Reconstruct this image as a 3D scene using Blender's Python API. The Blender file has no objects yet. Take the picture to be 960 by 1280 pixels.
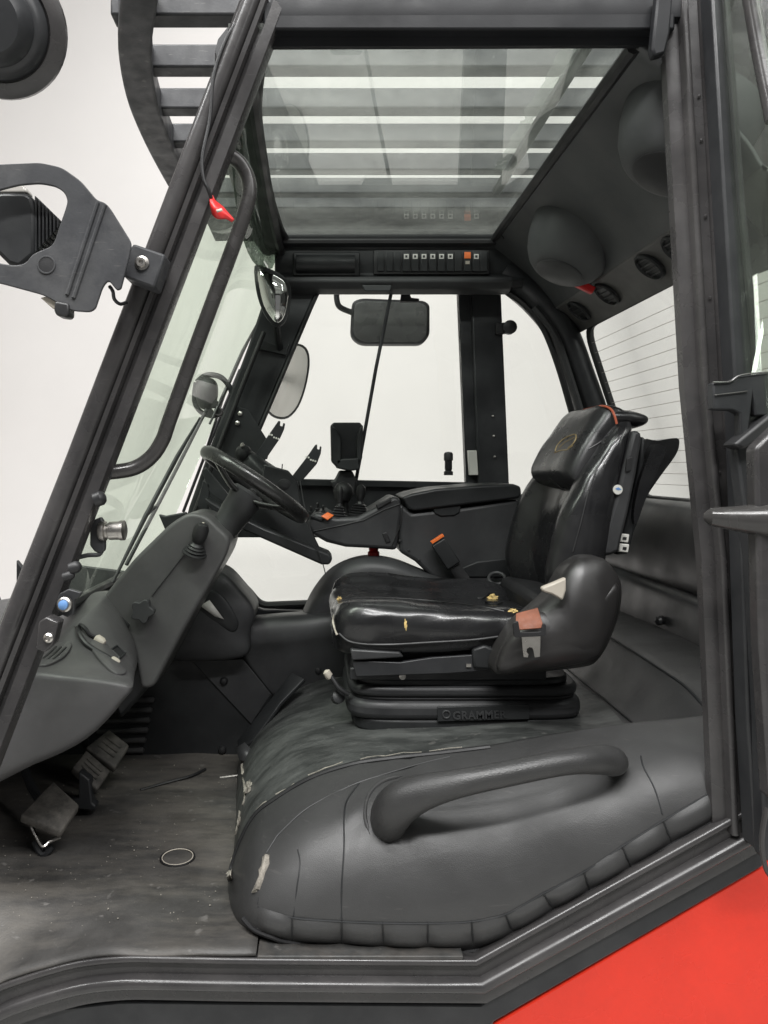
import bpy, bmesh, math, random
from mathutils import Vector, Matrix
R = math.radians
random.seed(7)
sc = bpy.context.scene
COL = sc.collection

# ------------------------------------------------------------------ camera
F, CX, CY, ZC = 924.0, 400.0, 585.0, 1.6        # focal length in photo pixels, vanishing point, eye height
cam_d = bpy.data.cameras.new('camera'); cam = bpy.data.objects.new('camera', cam_d); COL.objects.link(cam)
cam.location = (0, 0, ZC); cam.rotation_euler = (R(90), 0, 0)
cam_d.sensor_fit = 'VERTICAL'; cam_d.sensor_height = 36.0; cam_d.sensor_width = 27.0
cam_d.lens = 36.0 * F / 1280.0
cam_d.shift_x = (480 - CX) / 1280.0
cam_d.shift_y = (CY - 640) / 1280.0
cam_d.clip_start = 0.02; cam_d.clip_end = 200
sc.camera = cam

# ------------------------------------------------------------------ light: a white hall under broad ceiling lamps, plus an added wall-wash lamp
w = bpy.data.worlds.new('World'); sc.world = w; w.use_nodes = True
w.node_tree.nodes['Background'].inputs[0].default_value = (1.0, 1.0, 1.0, 1)
w.node_tree.nodes['Background'].inputs[1].default_value = 0.16
def area(name, loc, target, sx, sy, power, col=(1, .995, .985)):
    d = bpy.data.lights.new(name, 'AREA'); d.shape = 'RECTANGLE'; d.size = sx; d.size_y = sy; d.energy = power; d.color = col
    o = bpy.data.objects.new(name, d); COL.objects.link(o); o.location = loc
    o.rotation_euler = (Vector(target) - Vector(loc)).to_track_quat('-Z', 'Y').to_euler()
    return o
area('area_lamp', (0.4, -1.4, 4.8), (0.2, 1.9, 1.2), 3.6, 0.24, 200)
area('area_lamp', (-0.9, 0.2, 4.9), (0.1, 1.9, 1.2), 3.6, 0.24, 165)
area('area_lamp', (3.2, -0.6, 4.6), (0.5, 1.6, 1.1), 0.24, 3.0, 70)
area('area_lamp', (-2.6, 0.6, 5.4), (-0.2, 2.0, 1.0), 0.5, 3.0, 130)
area('area_lamp', (1.2, 4.2, 6.4), (0.6, 7.0, 3.4), 5.0, 1.2, 118)  # added lamp aimed at the back wall to brighten it
sc.view_settings.view_transform = 'Standard'; sc.view_settings.look = 'None'
sc.view_settings.exposure = 0.0; sc.view_settings.gamma = 1.0
sc.render.engine = 'CYCLES'
sc.cycles.use_denoising = True
sc.cycles.max_bounces = 7; sc.cycles.transparent_max_bounces = 14; sc.cycles.sample_clamp_indirect = 6.0
sc.cycles.caustics_reflective = False; sc.cycles.caustics_refractive = False

# ------------------------------------------------------------------ helpers
def P(px, py, Y):
    """point of the place that the photograph shows at (px, py), Y metres away"""
    return Vector(((px - CX) * Y / F, Y, ZC - (py - CY) * Y / F))
def PL(pts, Y): return [P(a, b, Y) for a, b in pts]
def V(*a): return Vector(a)

def link(name, me, mat, parent, kind=None):
    o = bpy.data.objects.new(name, me); COL.objects.link(o)
    if mat is not None: me.materials.append(mat)
    if parent is not None: o.parent = parent
    if kind: o['kind'] = kind
    return o
def wloc(o):
    v = Vector((0, 0, 0))
    while o is not None: v = v + o.location; o = o.parent
    return v
def mesh(name, verts, faces, mat, parent=None, bev=0, seg=2, sub=0, ang=35, solid=0, flip=False, kind=None, off=-1):
    verts = [Vector(v) for v in verts]
    lo = Vector([min(v[i] for v in verts) for i in range(3)]); hi = Vector([max(v[i] for v in verts) for i in range(3)])
    c = (lo + hi) / 2
    me = bpy.data.meshes.new(name)
    me.from_pydata([tuple(v - c) for v in verts], [], faces)
    bm = bmesh.new(); bm.from_mesh(me)
    bmesh.ops.remove_doubles(bm, verts=bm.verts, dist=1e-6)
    bmesh.ops.recalc_face_normals(bm, faces=bm.faces)
    if flip: bmesh.ops.reverse_faces(bm, faces=bm.faces)
    bm.to_mesh(me); bm.free()
    me.polygons.foreach_set('use_smooth', [True] * len(me.polygons))
    if not sub: me.set_sharp_from_angle(angle=R(ang))
    me.update()
    o = link(name, me, mat, parent, kind)
    o.location = c - (wloc(parent) if parent is not None else Vector((0, 0, 0)))
    if solid:
        m = o.modifiers.new('solid', 'SOLIDIFY'); m.thickness = solid; m.offset = off
    if bev:
        m = o.modifiers.new('bevel', 'BEVEL'); m.width = bev; m.segments = seg; m.limit_method = 'ANGLE'; m.angle_limit = R(30)
        m.harden_normals = False
    if sub:
        m = o.modifiers.new('sub', 'SUBSURF'); m.levels = sub; m.render_levels = sub
    return o
def thing(name, label, cat, loc=(0, 0, 0), group=None):
    o = bpy.data.objects.new(name, None); COL.objects.link(o); o.location = loc
    o.empty_display_size = .05
    o['label'] = label; o['category'] = cat
    if group: o['group'] = group
    return o
def tag(o, label, cat, group=None):
    o['label'] = label; o['category'] = cat
    if group: o['group'] = group
    return o
def clone(o, delta, parent=None):
    c = o.copy(); COL.objects.link(c); c.location = o.location + Vector(delta)
    if parent is not None: c.parent = parent
    for ch in list(o.children):
        d = ch.copy(); COL.objects.link(d); d.parent = c
    return c

def fillet(pts, r, n=5, closed=False):
    pts = [Vector(p) for p in pts]; out = []; N = len(pts)
    for i, c in enumerate(pts):
        if not closed and i in (0, N - 1): out.append(c); continue
        a = pts[i - 1]; b = pts[(i + 1) % N]
        rr = r[i] if isinstance(r, (list, tuple)) else r
        if rr <= 0: out.append(c); continue
        u = a - c; v = b - c
        d = min(rr, u.length * .48, v.length * .48)
        p0 = c + u.normalized() * d; p1 = c + v.normalized() * d
        for k in range(n + 1):
            t = k / n
            out.append(p0 * (1 - t) ** 2 + c * 2 * t * (1 - t) + p1 * t * t)
    return out
def spline(pts, m=6, closed=False):
    pts = [Vector(p) for p in pts]; N = len(pts); out = []
    g = (lambda i: pts[i % N]) if closed else (lambda i: pts[max(0, min(N - 1, i))])
    for i in range(N if closed else N - 1):
        a, b, c, d = g(i - 1), g(i), g(i + 1), g(i + 2)
        for k in range(m):
            t = k / m
            out.append(.5 * ((2 * b) + (c - a) * t + (2 * a - 5 * b + 4 * c - d) * t * t + (3 * b - a - 3 * c + d) * t ** 3))
    if not closed: out.append(pts[-1])
    return out
def tube(name, path, r, mat, parent=None, n=12, flat=None, **k):
    """round bar along a path; r may be a list; flat=(ku,kv) squashes the section"""
    path = [Vector(p) for p in path]; N = len(path)
    rs = r if isinstance(r, (list, tuple)) else [r] * N
    T = []
    for i in range(N):
        t = path[min(i + 1, N - 1)] - path[max(i - 1, 0)]; T.append(t.normalized())
    u = T[0].orthogonal().normalized()
    if abs(T[0].y) < .9: u = (Vector((0, 1, 0)) - T[0] * T[0].y).normalized()
    vs, fs = [], []
    for i in range(N):
        u = (u - T[i] * u.dot(T[i])).normalized(); v = T[i].cross(u)
        for j in range(n):
            a = 2 * math.pi * j / n; ku, kv = flat or (1, 1)
            vs.append(path[i] + (u * math.cos(a) * ku + v * math.sin(a) * kv) * rs[i])
    for i in range(N - 1):
        for j in range(n):
            fs.append((i * n + j, i * n + (j + 1) % n, (i + 1) * n + (j + 1) % n, (i + 1) * n + j))
    fs.append(tuple(range(n - 1, -1, -1))); fs.append(tuple((N - 1) * n + j for j in range(n)))
    return mesh(name, vs, fs, mat, parent, **k)
def ring_tube(name, c, ax1, ax2, rad, r, mat, parent=None, n=48, m=12):
    vs, fs = [], []; a1 = Vector(ax1).normalized(); a2 = Vector(ax2).normalized(); nn = a1.cross(a2)
    for i in range(n):
        t = 2 * math.pi * i / n; d = a1 * math.cos(t) + a2 * math.sin(t)
        for j in range(m):
            s = 2 * math.pi * j / m
            vs.append(Vector(c) + d * (rad + r * math.cos(s)) + nn * r * math.sin(s))
    for i in range(n):
        for j in range(m):
            fs.append((i * m + j, ((i + 1) % n) * m + j, ((i + 1) % n) * m + (j + 1) % m, i * m + (j + 1) % m))
    return mesh(name, vs, fs, mat, parent)
def sweepY(name, path, prof, mat, parent=None, closed=False, **k):
    """sweep a closed profile (a = in-plane offset to the left of travel, b = +Y) along a path lying in an XZ plane, mitred"""
    path = [Vector(p) for p in path]; N = len(path); M = len(prof); vs, fs = [], []
    for i in range(N):
        d1 = path[i] - path[i - 1] if (i > 0 or closed) else path[1] - path[0]
        d2 = path[(i + 1) % N] - path[i] if (i < N - 1 or closed) else d1
        d1 = d1.normalized(); d2 = d2.normalized()
        n1 = Vector((-d1.z, 0, d1.x)); n2 = Vector((-d2.z, 0, d2.x)); m = (n1 + n2)
        m = m / max(.3, m.dot(n1)) if m.length > 1e-6 else n1
        for a, b in prof: vs.append(path[i] + m * a + Vector((0, b, 0)))
    for i in range(N if closed else N - 1):
        for j in range(M):
            i2 = (i + 1) % N
            fs.append((i * M + j, i * M + (j + 1) % M, i2 * M + (j + 1) % M, i2 * M + j))
    if not closed:
        fs.append(tuple(range(M - 1, -1, -1))); fs.append(tuple((N - 1) * M + j for j in range(M)))
    return mesh(name, vs, fs, mat, parent, **k)
def prism(name, pts, depth, mat, parent=None, bev=0.004, axis=(0, 1, 0), **k):
    """closed outline (3D points in one plane) given real thickness along axis"""
    n = len(pts); ax = Vector(axis).normalized() * depth
    pts = [Vector(p) for p in pts]
    vs = pts + [p + ax for p in pts]
    fs = [tuple(range(n)), tuple(range(2 * n - 1, n - 1, -1))] + [(i, (i + 1) % n, n + (i + 1) % n, n + i) for i in range(n)]
    return mesh(name, vs, fs, mat, parent, bev=bev, **k)
def ppx(name, px, Y, depth, mat, parent=None, bev=.004, rad=0, **k):
    pts = PL(px, Y)
    if rad: pts = fillet(pts, rad, 4, True)
    return prism(name, pts, depth, mat, parent, bev, **k)
def box(name, c, s, mat, parent=None, bev=.003, rot=None, **k):
    c = Vector(c); hx, hy, hz = s[0] / 2, s[1] / 2, s[2] / 2
    M = rot.to_matrix() if hasattr(rot, 'to_matrix') else (rot or Matrix.Identity(3))
    vs = [c + M @ Vector((x, y, z)) for x in (-hx, hx) for y in (-hy, hy) for z in (-hz, hz)]
    fs = [(0, 1, 3, 2), (4, 6, 7, 5), (0, 4, 5, 1), (2, 3, 7, 6), (0, 2, 6, 4), (1, 5, 7, 3)]
    return mesh(name, vs, fs, mat, parent, bev=bev, **k)
def lathe(name, prof, c, axis, mat, parent=None, n=28, **k):
    ax = Vector(axis).normalized(); u = ax.orthogonal().normalized(); v = ax.cross(u); c = Vector(c); vs, fs = [], []
    for r, h in prof:
        for j in range(n):
            a = 2 * math.pi * j / n; vs.append(c + ax * h + (u * math.cos(a) + v * math.sin(a)) * r)
    for i in range(len(prof) - 1):
        for j in range(n): fs.append((i * n + j, i * n + (j + 1) % n, (i + 1) * n + (j + 1) % n, (i + 1) * n + j))
    fs.append(tuple(range(n - 1, -1, -1))); fs.append(tuple((len(prof) - 1) * n + j for j in range(n)))
    return mesh(name, vs, fs, mat, parent, **k)
def grid(name, rows, mat, parent=None, mu=5, mv=5, **k):
    """smooth surface through rows of points"""
    rr = [spline(r, mu) for r in rows]
    cols = [spline([r[j] for r in rr], mv) for j in range(len(rr[0]))]
    nu, nv = len(cols), len(cols[0]); vs = [cols[i][j] for i in range(nu) for j in range(nv)]
    fs = [(i * nv + j, (i + 1) * nv + j, (i + 1) * nv + j + 1, i * nv + j + 1) for i in range(nu - 1) for j in range(nv - 1)]
    return mesh(name, vs, fs, mat, parent, ang=180, **k)
def loft(name, rings, mat, parent=None, m=5, mr=1, cap=True, **k):
    """closed rings skinned along their length"""
    rr = [spline(r, mr, True) if mr > 1 else [Vector(p) for p in r] for r in rings]
    n = len(rr[0]); cols = [spline([r[j] for r in rr], m) for j in range(n)]; L = len(cols[0])
    vs = [cols[j][i] for i in range(L) for j in range(n)]
    fs = [(i * n + j, i * n + (j + 1) % n, (i + 1) * n + (j + 1) % n, (i + 1) * n + j) for i in range(L - 1) for j in range(n)]
    if cap: fs += [tuple(range(n - 1, -1, -1)), tuple((L - 1) * n + j for j in range(n))]
    return mesh(name, vs, fs, mat, parent, **k)
def puff(name, px, Y, bulge, back, mat, parent=None, cen=None, m=5, pw=.5, **k):
    """a padded panel: outline at depth Y swells 'bulge' towards the camera, 'back' thick behind"""
    o = spline(PL(px, Y), m, True) if m else PL(px, Y)
    c = P(*cen, Y) if cen else sum(o, Vector()) / len(o)
    prof = [(1.0, back), (1.0, 0.0)] + [(s, -bulge * (1 - s ** 2) ** pw) for s in (.985, .95, .88, .76, .6, .4, .2)]
    n = len(o); vs, fs = [], []
    for s, d in prof:
        for p in o: vs.append(c + (p - c) * s + Vector((0, d, 0)))
    vs.append(c + Vector((0, -bulge, 0))); last = (len(prof) - 1) * n
    for i in range(len(prof) - 1):
        for j in range(n): fs.append((i * n + j, i * n + (j + 1) % n, (i + 1) * n + (j + 1) % n, (i + 1) * n + j))
    for j in range(n): fs.append((last + j, last + (j + 1) % n, len(vs) - 1))
    fs.append(tuple(range(n - 1, -1, -1)))
    return mesh(name, vs, fs, mat, parent, ang=60, **k)
def rect_ring(cy, cz, hy, hz, n=24, e=4.0, x=0.0):
    out = []
    for j in range(n):
        a = 2 * math.pi * j / n; c, s = math.cos(a), math.sin(a)
        out.append(Vector((x, cy + hy * math.copysign(abs(c) ** (2 / e), c), cz + hz * math.copysign(abs(s) ** (2 / e), s))))
    return out

# ------------------------------------------------------------------ materials
def M(name, col, rough=.5, metal=0, var=.25, vs=6, bump=.0, bs=300, dust=None, dustamt=.5, ds=3.0, spec=.5, coat=0, rvar=.12, scratch=0, crease=0, streak=None):
    m = bpy.data.materials.new(name); m.use_nodes = True; nt = m.node_tree; N = nt.nodes; L = nt.links
    b = N['Principled BSDF']
    b.inputs['Metallic'].default_value = metal; b.inputs['Specular IOR Level'].default_value = spec
    if coat: b.inputs['Coat Weight'].default_value = coat; b.inputs['Coat Roughness'].default_value = .12
    tc = N.new('ShaderNodeTexCoord')
    geo = N.new('ShaderNodeNewGeometry')
    n1 = N.new('ShaderNodeTexNoise'); n1.inputs['Scale'].default_value = vs; n1.inputs['Detail'].default_value = 6; n1.inputs['Roughness'].default_value = .62
    L.new(geo.outputs['Position'], n1.inputs['Vector'])
    mr = N.new('ShaderNodeMapRange'); mr.inputs[1].default_value = .3; mr.inputs[2].default_value = .7
    mr.inputs[3].default_value = 1 - var; mr.inputs[4].default_value = 1 + var
    L.new(n1.outputs['Fac'], mr.inputs[0])
    mx = N.new('ShaderNodeMix'); mx.data_type = 'RGBA'; mx.blend_type = 'MULTIPLY'; mx.inputs[0].default_value = 1
    mx.inputs[6].default_value = (*col, 1); L.new(mr.outputs[0], mx.inputs[7]); colout = mx.outputs[2]
    if dust:
        n2 = N.new('ShaderNodeTexNoise'); n2.inputs['Scale'].default_value = ds; n2.inputs['Detail'].default_value = 8; n2.inputs['Roughness'].default_value = .7
        if streak:
            m3 = N.new('ShaderNodeMapping'); m3.inputs['Rotation'].default_value = (0, 0, streak[1]); m3.inputs['Scale'].default_value = streak[0]
            L.new(geo.outputs['Position'], m3.inputs['Vector']); L.new(m3.outputs[0], n2.inputs['Vector'])
        else: L.new(geo.outputs['Position'], n2.inputs['Vector'])
        cr = N.new('ShaderNodeMapRange'); cr.inputs[1].default_value = .42; cr.inputs[2].default_value = .72; cr.inputs[4].default_value = dustamt
        L.new(n2.outputs['Fac'], cr.inputs[0])
        m2 = N.new('ShaderNodeMix'); m2.data_type = 'RGBA'; L.new(cr.outputs[0], m2.inputs[0]); L.new(colout, m2.inputs[6]); m2.inputs[7].default_value = (*dust, 1)
        colout = m2.outputs[2]
    if scratch:
        mp = N.new('ShaderNodeMapping'); mp.inputs['Scale'].default_value = (30, 30, 260); mp.inputs['Rotation'].default_value = (.3, .5, .2)
        L.new(geo.outputs['Position'], mp.inputs['Vector'])
        n4 = N.new('ShaderNodeTexNoise'); n4.inputs['Scale'].default_value = 1.0; n4.inputs['Detail'].default_value = 3; L.new(mp.outputs[0], n4.inputs['Vector'])
        c4 = N.new('ShaderNodeMapRange'); c4.inputs[1].default_value = .66; c4.inputs[2].default_value = .74; c4.inputs[4].default_value = scratch; L.new(n4.outputs['Fac'], c4.inputs[0])
        m4 = N.new('ShaderNodeMix'); m4.data_type = 'RGBA'; L.new(c4.outputs[0], m4.inputs[0]); L.new(colout, m4.inputs[6]); m4.inputs[7].default_value = (.2, .19, .18, 1); colout = m4.outputs[2]
    L.new(colout, b.inputs['Base Color'])
    r2 = N.new('ShaderNodeMapRange'); r2.inputs[1].default_value = .3; r2.inputs[2].default_value = .7
    r2.inputs[3].default_value = max(.03, rough - rvar); r2.inputs[4].default_value = min(1, rough + rvar)
    n5 = N.new('ShaderNodeTexNoise'); n5.inputs['Scale'].default_value = vs * 2.3; n5.inputs['Detail'].default_value = 5; L.new(geo.outputs['Position'], n5.inputs['Vector'])
    L.new(n5.outputs['Fac'], r2.inputs[0]); L.new(r2.outputs[0], b.inputs['Roughness'])
    if bump:
        n3 = N.new('ShaderNodeTexNoise'); n3.inputs['Scale'].default_value = bs; n3.inputs['Detail'].default_value = 3
        L.new(geo.outputs['Position'], n3.inputs['Vector'])
        bp = N.new('ShaderNodeBump'); bp.inputs['Strength'].default_value = bump; bp.inputs['Distance'].default_value = .002
        L.new(n3.outputs['Fac'], bp.inputs['Height']); L.new(bp.outputs[0], b.inputs['Normal'])
        if crease:
            mp2 = N.new('ShaderNodeMapping'); mp2.inputs['Scale'].default_value = (6, 13, 13); L.new(geo.outputs['Position'], mp2.inputs['Vector'])
            n6 = N.new('ShaderNodeTexNoise'); n6.inputs['Scale'].default_value = 1.0; n6.inputs['Detail'].default_value = 4; n6.inputs['Distortion'].default_value = 1.2
            L.new(mp2.outputs[0], n6.inputs['Vector'])
            b2 = N.new('ShaderNodeBump'); b2.inputs['Strength'].default_value = crease; b2.inputs['Distance'].default_value = .02
            L.new(n6.outputs['Fac'], b2.inputs['Height']); L.new(b2.outputs[0], bp.inputs['Normal'])
    return m
def glass(name, tint, base=.04, dirt=.03, top=.55):
    """thin sheet: tinted see-through with a mirror part that grows towards grazing angles, and a film of dust"""
    m = bpy.data.materials.new(name); m.use_nodes = True; nt = m.node_tree; N = nt.nodes; L = nt.links
    for x in list(N): N.remove(x)
    out = N.new('ShaderNodeOutputMaterial'); tr = N.new('ShaderNodeBsdfTransparent'); tr.inputs[0].default_value = (*tint, 1)
    gl = N.new('ShaderNodeBsdfGlossy'); gl.inputs['Roughness'].default_value = .01; gl.inputs[0].default_value = (1, 1, 1, 1)
    lw = N.new('ShaderNodeLayerWeight'); lw.inputs[0].default_value = .5
    pw = N.new('ShaderNodeMath'); pw.operation = 'POWER'; pw.inputs[1].default_value = 4.2; L.new(lw.outputs['Facing'], pw.inputs[0])
    ma = N.new('ShaderNodeMath'); ma.operation = 'MULTIPLY_ADD'; ma.inputs[1].default_value = top - base; ma.inputs[2].default_value = base; L.new(pw.outputs[0], ma.inputs[0])
    mx = N.new('ShaderNodeMixShader'); L.new(ma.outputs[0], mx.inputs[0]); L.new(tr.outputs[0], mx.inputs[1]); L.new(gl.outputs[0], mx.inputs[2])
    df = N.new('ShaderNodeBsdfDiffuse'); df.inputs[0].default_value = (.6, .62, .58, 1)
    geo = N.new('ShaderNodeNewGeometry'); n1 = N.new('ShaderNodeTexNoise'); n1.inputs['Scale'].default_value = 5; n1.inputs['Detail'].default_value = 8; n1.inputs['Roughness'].default_value = .7
    L.new(geo.outputs['Position'], n1.inputs['Vector'])
    mr = N.new('ShaderNodeMapRange'); mr.inputs[1].default_value = .35; mr.inputs[2].default_value = .75; mr.inputs[3].default_value = dirt * .4; mr.inputs[4].default_value = dirt * 1.8
    L.new(n1.outputs['Fac'], mr.inputs[0])
    tl = N.new('ShaderNodeBsdfTranslucent'); tl.inputs[0].default_value = (.6, .62, .58, 1)
    fm = N.new('ShaderNodeMixShader'); fm.inputs[0].default_value = .55; L.new(df.outputs[0], fm.inputs[1]); L.new(tl.outputs[0], fm.inputs[2])
    m2 = N.new('ShaderNodeMixShader'); L.new(mr.outputs[0], m2.inputs[0]); L.new(mx.outputs[0], m2.inputs[1]); L.new(fm.outputs[0], m2.inputs[2])
    L.new(m2.outputs[0], out.inputs[0])
    return m
PAINT3 = M('matt black paint', (.014, .0145, .016), .5, var=.2, bump=.05, bs=260, spec=.18)
PAINT = M('dark grey paint', (.034, .0325, .033), .27, var=.2, vs=5, bump=.05, bs=220, dust=(.085, .08, .078), dustamt=.4, ds=7, scratch=.10)
PAINT2 = M('black paint', (.022, .023, .025), .42, spec=.38, var=.2, bump=.06, bs=260, dust=(.06, .06, .06), dustamt=.3, ds=6)
PLAST = M('dark plastic', (.030, .0305, .032), .46, spec=.4, var=.18, vs=4, bump=.12, bs=700, dust=(.066, .067, .068), dustamt=.5, ds=4)
DASHM = M('grey dashboard plastic', (.062, .061, .062), .46, spec=.42, var=.15, vs=4, bump=.14, bs=700, dust=(.105, .103, .102), dustamt=.5, ds=5)
PLAST2 = M('black plastic', (.016, .017, .018), .46, spec=.35, var=.2, vs=5, bump=.1, bs=800, dust=(.040, .041, .042), dustamt=.35, ds=5)
LINER = M('roof liner plastic', (.056, .059, .061), .62, var=.15, vs=3, bump=.1, bs=900, dust=(.08, .08, .076), dustamt=.3, ds=3)
STRIP = M('grey vent strip', (.085, .083, .08), .55, var=.1, bump=.1, bs=800, dust=(.12, .12, .11), dustamt=.4)
VINYL = M('padded vinyl', (.037, .037, .037), .42, var=.16, vs=3, bump=.22, bs=650, dust=(.060, .060, .060), dustamt=.45, ds=2.6, crease=.035, scratch=.10)
VINYL2 = M('worn vinyl with painted sheen', (.032, .034, .033), .40, var=.3, vs=7, bump=.2, bs=420, crease=.14, streak=((1, 3.2, 1), .9), dust=(.16, .165, .16), dustamt=.6, ds=5, scratch=.3)  # pale streak colour paints sheen on the top cover along with wear
LEATH2 = M('creased black leather', (.011, .011, .012), .28, var=.2, vs=6, bump=.12, bs=500, rvar=.1, dust=(.03, .03, .03), dustamt=.2, ds=9, crease=.06, coat=.25)
LEATH = M('black leather', (.012, .012, .013), .3, var=.2, vs=6, bump=.14, bs=500, rvar=.1, dust=(.03, .03, .03), dustamt=.3, ds=9)
RUBBER = M('rubber mat', (.048, .046, .044), .58, var=.4, vs=9, bump=.3, bs=260, dust=(.145, .132, .115), dustamt=.85, ds=3.6, scratch=.45, streak=((.7, 2.6, 1), .55))
RUB2 = M('black rubber', (.014, .014, .015), .5, var=.2, bump=.05, bs=300)
PEDAL = M('dusty pedal rubber', (.05, .047, .043), .75, var=.35, vs=18, bump=.3, bs=300, dust=(.19, .175, .155), dustamt=.8, ds=16)
HIP = M('seat side moulding', (.021, .020, .020), .4, var=.15, bump=.12, bs=600, dust=(.045, .042, .04), dustamt=.35)
RED = M('red paint', (.74, .032, .012), .30, var=.07, vs=3, bump=.22, bs=120, spec=.45, rvar=.12, dust=(.45, .022, .010), dustamt=.16, ds=26)
REDP = M('red plastic', (.55, .02, .02), .4, var=.1)
ORANGE = M('orange plastic', (.75, .16, .03), .45, var=.05)
STEEL = M('worn steel', (.5, .48, .45), .34, metal=1, var=.15, vs=20)
CHROME = M('bright tube steel', (.045, .043, .042), .24, metal=.2, var=.2, vs=12)
RUST = M('rusty worn plate', (.040, .040, .039), .5, var=.35, vs=30, bump=.25, bs=220, dust=(.085, .074, .064), dustamt=.6, ds=22, scratch=.5)
DARKST = M('weathered dark steel', (.036, .037, .040), .5, spec=.3, var=.25, vs=12, bump=.1, bs=200, dust=(.10, .10, .10), dustamt=.5, ds=9, scratch=.3)
WHITEP = M('white plastic', (.62, .61, .57), .5, var=.1)
CREAM = M('cream plastic', (.45, .41, .35), .55, var=.12)
FOAM = M('yellow foam', (.62, .46, .19), .9, var=.35, vs=60, bump=.6, bs=300)
FRAY = M('frayed dark cloth', (.24, .22, .19), .9, var=.5, vs=80, bump=.5, bs=300)
THREAD = M('torn cloth backing', (.27, .25, .215), .9, var=.4, vs=60, bump=.4, bs=300)
BELT = M('brown webbing', (.20, .065, .032), .6, var=.2, vs=40, bump=.4, bs=500)
GOLD = M('gold thread', (.28, .21, .10), .6, var=.2, vs=50)
MIRR = M('mirror', (.82, .82, .80), .03, metal=1, var=.04, rvar=.01)
LENS = M('lamp lens', (.45, .43, .40), .12, var=.1, spec=.8)
WHITEW = M('white painted hall', (.80, .775, .755), .8, var=.03, vs=.6)
FLOORM = M('pale hall floor', (.52, .52, .50), .5, var=.06, vs=1)
BLUE = M('blue cap', (.12, .25, .5), .4, var=.1)
GGREEN = glass('green tinted glass', (.86, .905, .85), dirt=.035, top=.22)
GROOF = glass('roof glass', (.925, .955, .93), base=.06, dirt=.12, top=.70)
GCLEAR = glass('clear glass', (.972, .985, .968), dirt=.012, top=.25)
GTAPE = glass('clear tape', (.72, .75, .72), base=.12, dirt=.12)
WIRE = M('heating wire', (.45, .40, .36), .6)

# ================================================================== THE HALL
def hall():
    vs, fs = [], []
    prof = [(-6, 0), (5.0, 0)]
    for k in range(1, 9):
        a = R(90) * k / 8; prof.append((5.0 + 2 * math.sin(a), 2 - 2 * math.cos(a)))
    prof += [(7.0, 5.0), (7.0, 10.0)]
    o = mesh('floor', [(-14, -6, 0), (14, -6, 0), (14, 5.0, 0), (-14, 5.0, 0)], [(0, 1, 2, 3)], FLOORM, kind='structure')
    pts = prof[1:]
    for x in (-14, 14):
        for y, z in pts: vs.append((x, y, z))
    n = len(pts)
    fs = [(i, i + 1, n + i + 1, n + i) for i in range(n - 1)]
    mesh('wall', vs, fs, WHITEW, kind='structure', ang=60)
    mesh('side_wall', [(-7, -6, 0), (-7, 7.2, 0), (-7, 7.2, 8), (-7, -6, 8)], [(0, 1, 2, 3)], WHITEW, kind='structure')
hall()

# ================================================================== THE CAB
YD = 1.28
cab = thing('forklift_cab', 'dark grey forklift cab shell with open doorway, slanted front pillar and glass roof', 'cab', (0.1, 1.9, 0.74))

def bead(a0, a1, b, n=6):
    """rounded rib of the frame profile between offsets a0 and a1"""
    return [(a0 + (a1 - a0) * (.5 - .5 * math.cos(math.pi * k / n)), b * 1.0 - abs(a1 - a0) * .42 * math.sin(math.pi * k / n)) for k in range(n + 1)]
sill_prof = [(-.014, .07), (-.006, .03)] + bead(-.001, -.013, .012) + [(-.016, .018), (-.034, .016)] + bead(-.036, -.056, .006) + [(-.060, .014), (-.081, .016), (-.081, .07)]
pil_prof = [(0, .05), (0, .03), (-.012, .022), (-.020, .022)] + bead(-.022, -.034, .010) + [(-.036, .018), (-.052, .014), (-.054, .008)] + bead(-.056, -.068, .004) + [(-.070, .02), (-.084, .02), (-.084, .05)]
apl_prof = [(0, .05), (0, .016), (-.002, .012), (-.020, .010), (-.022, .022), (-.029, .022), (-.031, .004), (-.038, .000), (-.040, .006)] + bead(-.041, -.073, .004, 9) + [(-.073, .05)]
hdr_prof = [(0, .04), (0, .03), (-.020, .026), (-.022, .016), (-.034, .014), (-.036, .006), (-.060, .003), (-.085, .01), (-.085, .04)]
sill = PL([(-60, 1262), (0, 1234), (45, 1219), (95, 1206), (150, 1200), (205, 1200), (320, 1202), (596, 1204)], YD)
sill = sill[:1] + spline(sill[1:], 4)
sweepY('door_sill', sill + [P(895, 1038, YD), P(950, 1007, YD)], sill_prof, PAINT, cab, ang=38)
sweepY('rear_pillar', PL([(903, 1048), (888, 700), (866, 480), (840, 20), (838, -20)], YD - .003), pil_prof, PAINT, cab, ang=38)
sweepY('door_header', PL([(862, 44), (338, 46)], YD + .004), hdr_prof, PAINT3, cab, ang=38)
sweepY('front_pillar', PL([(355, 0), (348.5, 18), (211, 380), (133, 585)], YD - .004) + [P(76, 734, YD - .035), P(-20, 985, YD - .07)], apl_prof, PAINT, cab, ang=38)
# welded joint bead of pillar and sill, and worn chips
for q in ((896, 1036), (600, 1222)):
    pass
# lower body: red side panel, dark under-sill whose diagonal strip stands for a shadow gap
ppx('red_side_panel', [(560, 1345), (612, 1283), (958, 1079), (1040, 1030), (1040, 1345)], YD + .03, .02, RED, cab, bev=.004)
ppx('under_sill', [(-60, 1300), (0, 1278), (60, 1262), (150, 1252), (600, 1256), (955, 1055), (955, 1083), (618, 1278), (600, 1330), (-60, 1330)], YD + .024, .05, PAINT2, cab, bev=.004)
box('threshold_plate', (P(450, 1190, 1.30).x, 1.325, .744), (.36, .07, .008), RUST, cab, bev=.002)
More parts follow.
